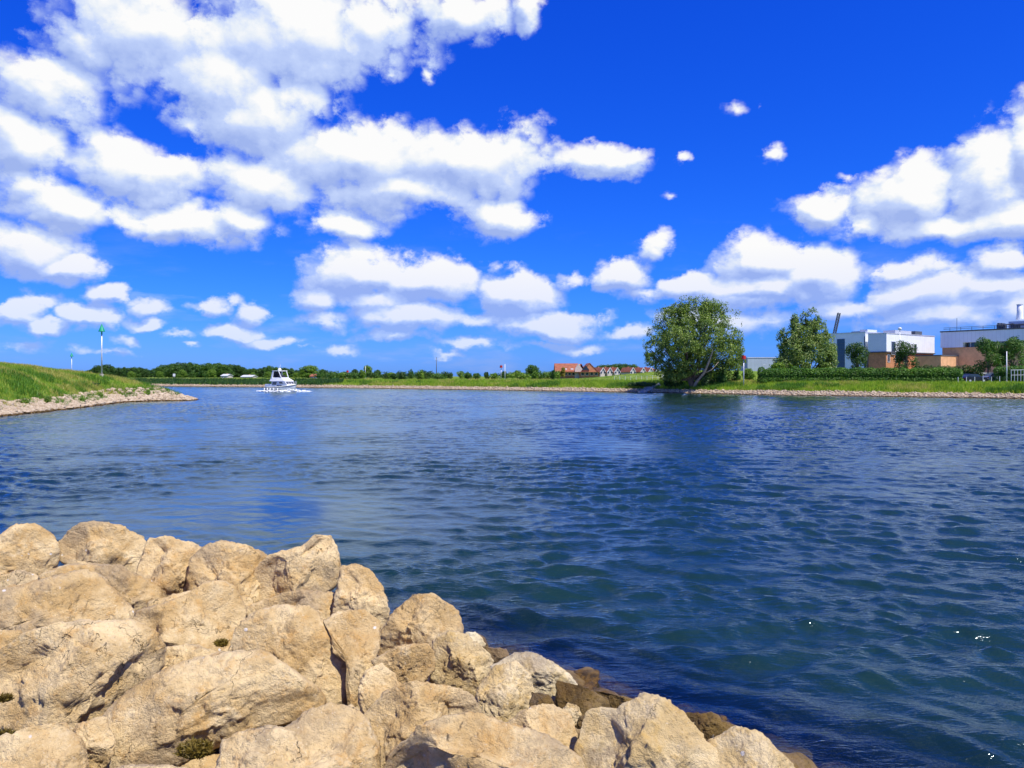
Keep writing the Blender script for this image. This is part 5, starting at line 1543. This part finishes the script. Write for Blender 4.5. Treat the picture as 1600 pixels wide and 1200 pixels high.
for s in (-1, 1):
    y = s * 1.3
    MB().hull8([(-1.6, y - .03, 1.62), (-.4, y - .03, 1.62), (-.4, y + .03, 1.62), (-1.6, y + .03, 1.62)], [(-1.5, y - .05 * s - .03, 2.3), (-.15, y - .05 * s - .03, 2.3), (-.15, y - .05 * s + .03, 2.3), (-1.5, y - .05 * s + .03, 2.3)]).build('side_window', M['tinted'], bt)
    MB().hull8([(.7, s * 1.19 - .03, 1.85), (1.7, s * 1.12 - .03, 1.85), (1.7, s * 1.12 + .03, 1.85), (.7, s * 1.19 + .03, 1.85)], [(.6, s * 1.2 - .03, 2.28), (1.5, s * 1.12 - .03, 2.28), (1.5, s * 1.12 + .03, 2.28), (.6, s * 1.2 + .03, 2.28)]).build('side_window', M['tinted'], bt)
    MB().hull8([(-.2, s * 1.3 - .02, 1.3), (1.5, s * 1.12 - .02, 1.3), (1.5, s * 1.12 + .02, 1.3), (-.2, s * 1.3 + .02, 1.3)], [(0, s * 1.28 - .02, 1.52), (1.3, s * 1.15 - .02, 1.52), (1.3, s * 1.15 + .02, 1.52), (0, s * 1.28 + .02, 1.52)]).build('low_window', M['tinted'], bt)
for y in (-.6, 0, .6):
    MB().hull8([(2.75, y - .25, 1.85), (2.82, y - .25, 1.85), (2.82, y + .25, 1.85), (2.75, y + .25, 1.85)], [(2.3, y - .25, 2.3), (2.38, y - .25, 2.3), (2.38, y + .25, 2.3), (2.3, y + .25, 2.3)]).build('windscreen', M['tinted'], bt)
# radar arch with sun roof and dark screens
for s in (-1, 1):
    ar = MB()
    ar.hull8([(-2.2, s * 1.15 - .07, 3.0), (-1.7, s * 1.15 - .07, 3.0), (-1.7, s * 1.15 + .07, 3.0), (-2.2, s * 1.15 + .07, 3.0)], [(-1.9, s * 1.0 - .07, 4.75), (-1.5, s * 1.0 - .07, 4.75), (-1.5, s * 1.0 + .07, 4.75), (-1.9, s * 1.0 + .07, 4.75)])
    ar.build('arch', M['gelcoat'], bt)
    MB().tube([(.9, s * .85, 3.25), (.1, s * .95, 4.78)], .07, 6).build('arch_strut', M['gelcoat'], bt)
MB().box(-1.95, .25, -1.1, 1.1, 4.753, 4.9).build('hardtop', M['gelcoat'], bt, bevel=.05)
MB().box(-1.75, -1.70, -.95, .95, 3.35, 4.70).build('rear_screen', M['canvas'], bt)
MB().box(-.6, .0, -.75, .75, 3.31, 3.85).build('helm_console', M['canvas'], bt, bevel=.05)
MB().tube([(-.9, 0, 4.9), (-.9, 0, 5.0), (-.9, 0, 5.22), (-.9, 0, 5.4), (-.9, 0, 5.5)], [.2, .34, .36, .25, .05], 14).build('radome', M['gelcoat'], bt, True)
MB().tube([(-1.5, .6, 4.9), (-1.5, .6, 6.4)], .025, 5).build('aerial', M['white_paint'], bt)
MB().tube([(-.2, -.6, 4.9), (-.2, -.6, 6.0)], .025, 5).build('aerial', M['white_paint'], bt)
rlb = MB()
rp = [(x - .05, b - .08, h) for x, b, h in st[3:]]
for s in (-1, 1):
    rlb.tube([(x, y * s, z + .65) for x, y, z in rp], .028, 5)
    for x, y, z in rp: rlb.tube([(x, y * s, z), (x, y * s, z + .65)], .022, 5)
rlb.build('bow_rail', M['steel'], bt)
for s in (-1, 1):
    for x in (-3.9, -2.7, -1.7, -.5, .8):
        b = float(np.interp(x, [q[0] for q in st], [q[1] for q in st]))
        f = MB().tube([(x, s * (b + .17), .22), (x, s * (b + .17), .3), (x, s * (b + .17), .78), (x, s * (b + .17), .88)], [.05, .12, .12, .04], 10).build('fender', M['gelcoat'], bt, True)
        MB().tube([(x, s * (b + .12), .88), (x, s * b, 1.2)], .015, 4).build('rope', M['canvas'], f)
MB().box(4.25, 4.62, -.12, .12, 1.0, 1.35).build('anchor', M['dark_steel'], bt, bevel=.05)
MB().box(-4.75, -4.3, -1.25, 1.25, .32, .42).build('swim_platform', M['gelcoat'], bt)
MB().tube([(-4.3, 1.0, 1.7), (-4.75, 1.0, 2.7)], .02, 5).build('flag_staff', M['steel'], bt)
# foam thrown up at the hull and the wake behind
def foam_strip(pts, wds, hh_, label, n=700, name='wake_foam'):
    V, Fs = [], []; b0 = 0; S, Fc = ICO1
    P = [Vector(p) for p in pts]
    for i in range(n):
        t = RNG.random() * (len(P) - 1); k = int(t); f = t - k
        p = P[k].lerp(P[k + 1], f); w = wds[k] + (wds[k + 1] - wds[k]) * f
        h_ = hh_[k] + (hh_[k + 1] - hh_[k]) * f
        q = p + Vector((RNG.normal() * w * .5, RNG.normal() * w * .5, abs(RNG.normal()) * h_))
        s = RNG.uniform(.03, .11)
        V.append(S * np.array((s * 2, s * 2, s * .8)) + np.array(q)); Fs.append(Fc + b0); b0 += len(S)
    o = raw_obj(name, np.concatenate(V), np.concatenate(Fs), M['foam'])
    tag(o, label, 'foam', kind='stuff')
mw = Matrix.Translation(bt.location) @ Matrix.Rotation(R(-38), 4, 'Z') @ Matrix.Scale(.95, 4)
bp_ = lambda x, y: tuple((mw @ Vector((x, y, 0)))[:2]) + (.03,)
foam_strip([bp_(4.2, 0), bp_(3.0, 1.3), bp_(1.0, 2.0), bp_(-2, 1.9), bp_(-4.6, 2.0)], [.2, .3, .3, .3, .4], [.22, .16, .08, .05, .03], 'white bow wave along the left side of the boat', 350)
foam_strip([bp_(4.2, 0), bp_(3.0, -1.3), bp_(1.0, -1.9), bp_(-2, -1.9), bp_(-4.6, -2.0)], [.2, .3, .3, .3, .4], [.2, .14, .10, .08, .03], 'white bow wave along the side of the boat facing the camera', 300)
foam_strip([bp_(4.4, .3), bp_(4.0, 2.4), bp_(3.6, 4.4)], [.15, .25, .2], [.2, .1, .03], 'spray thrown to the right of the bow', 110)
foam_strip([bp_(-4.6, 0), bp_(-6, .1), bp_(-8.5, .3)], [.4, .6, .5], [.08, .04, .02], 'white wake trailing behind the boat', 220)
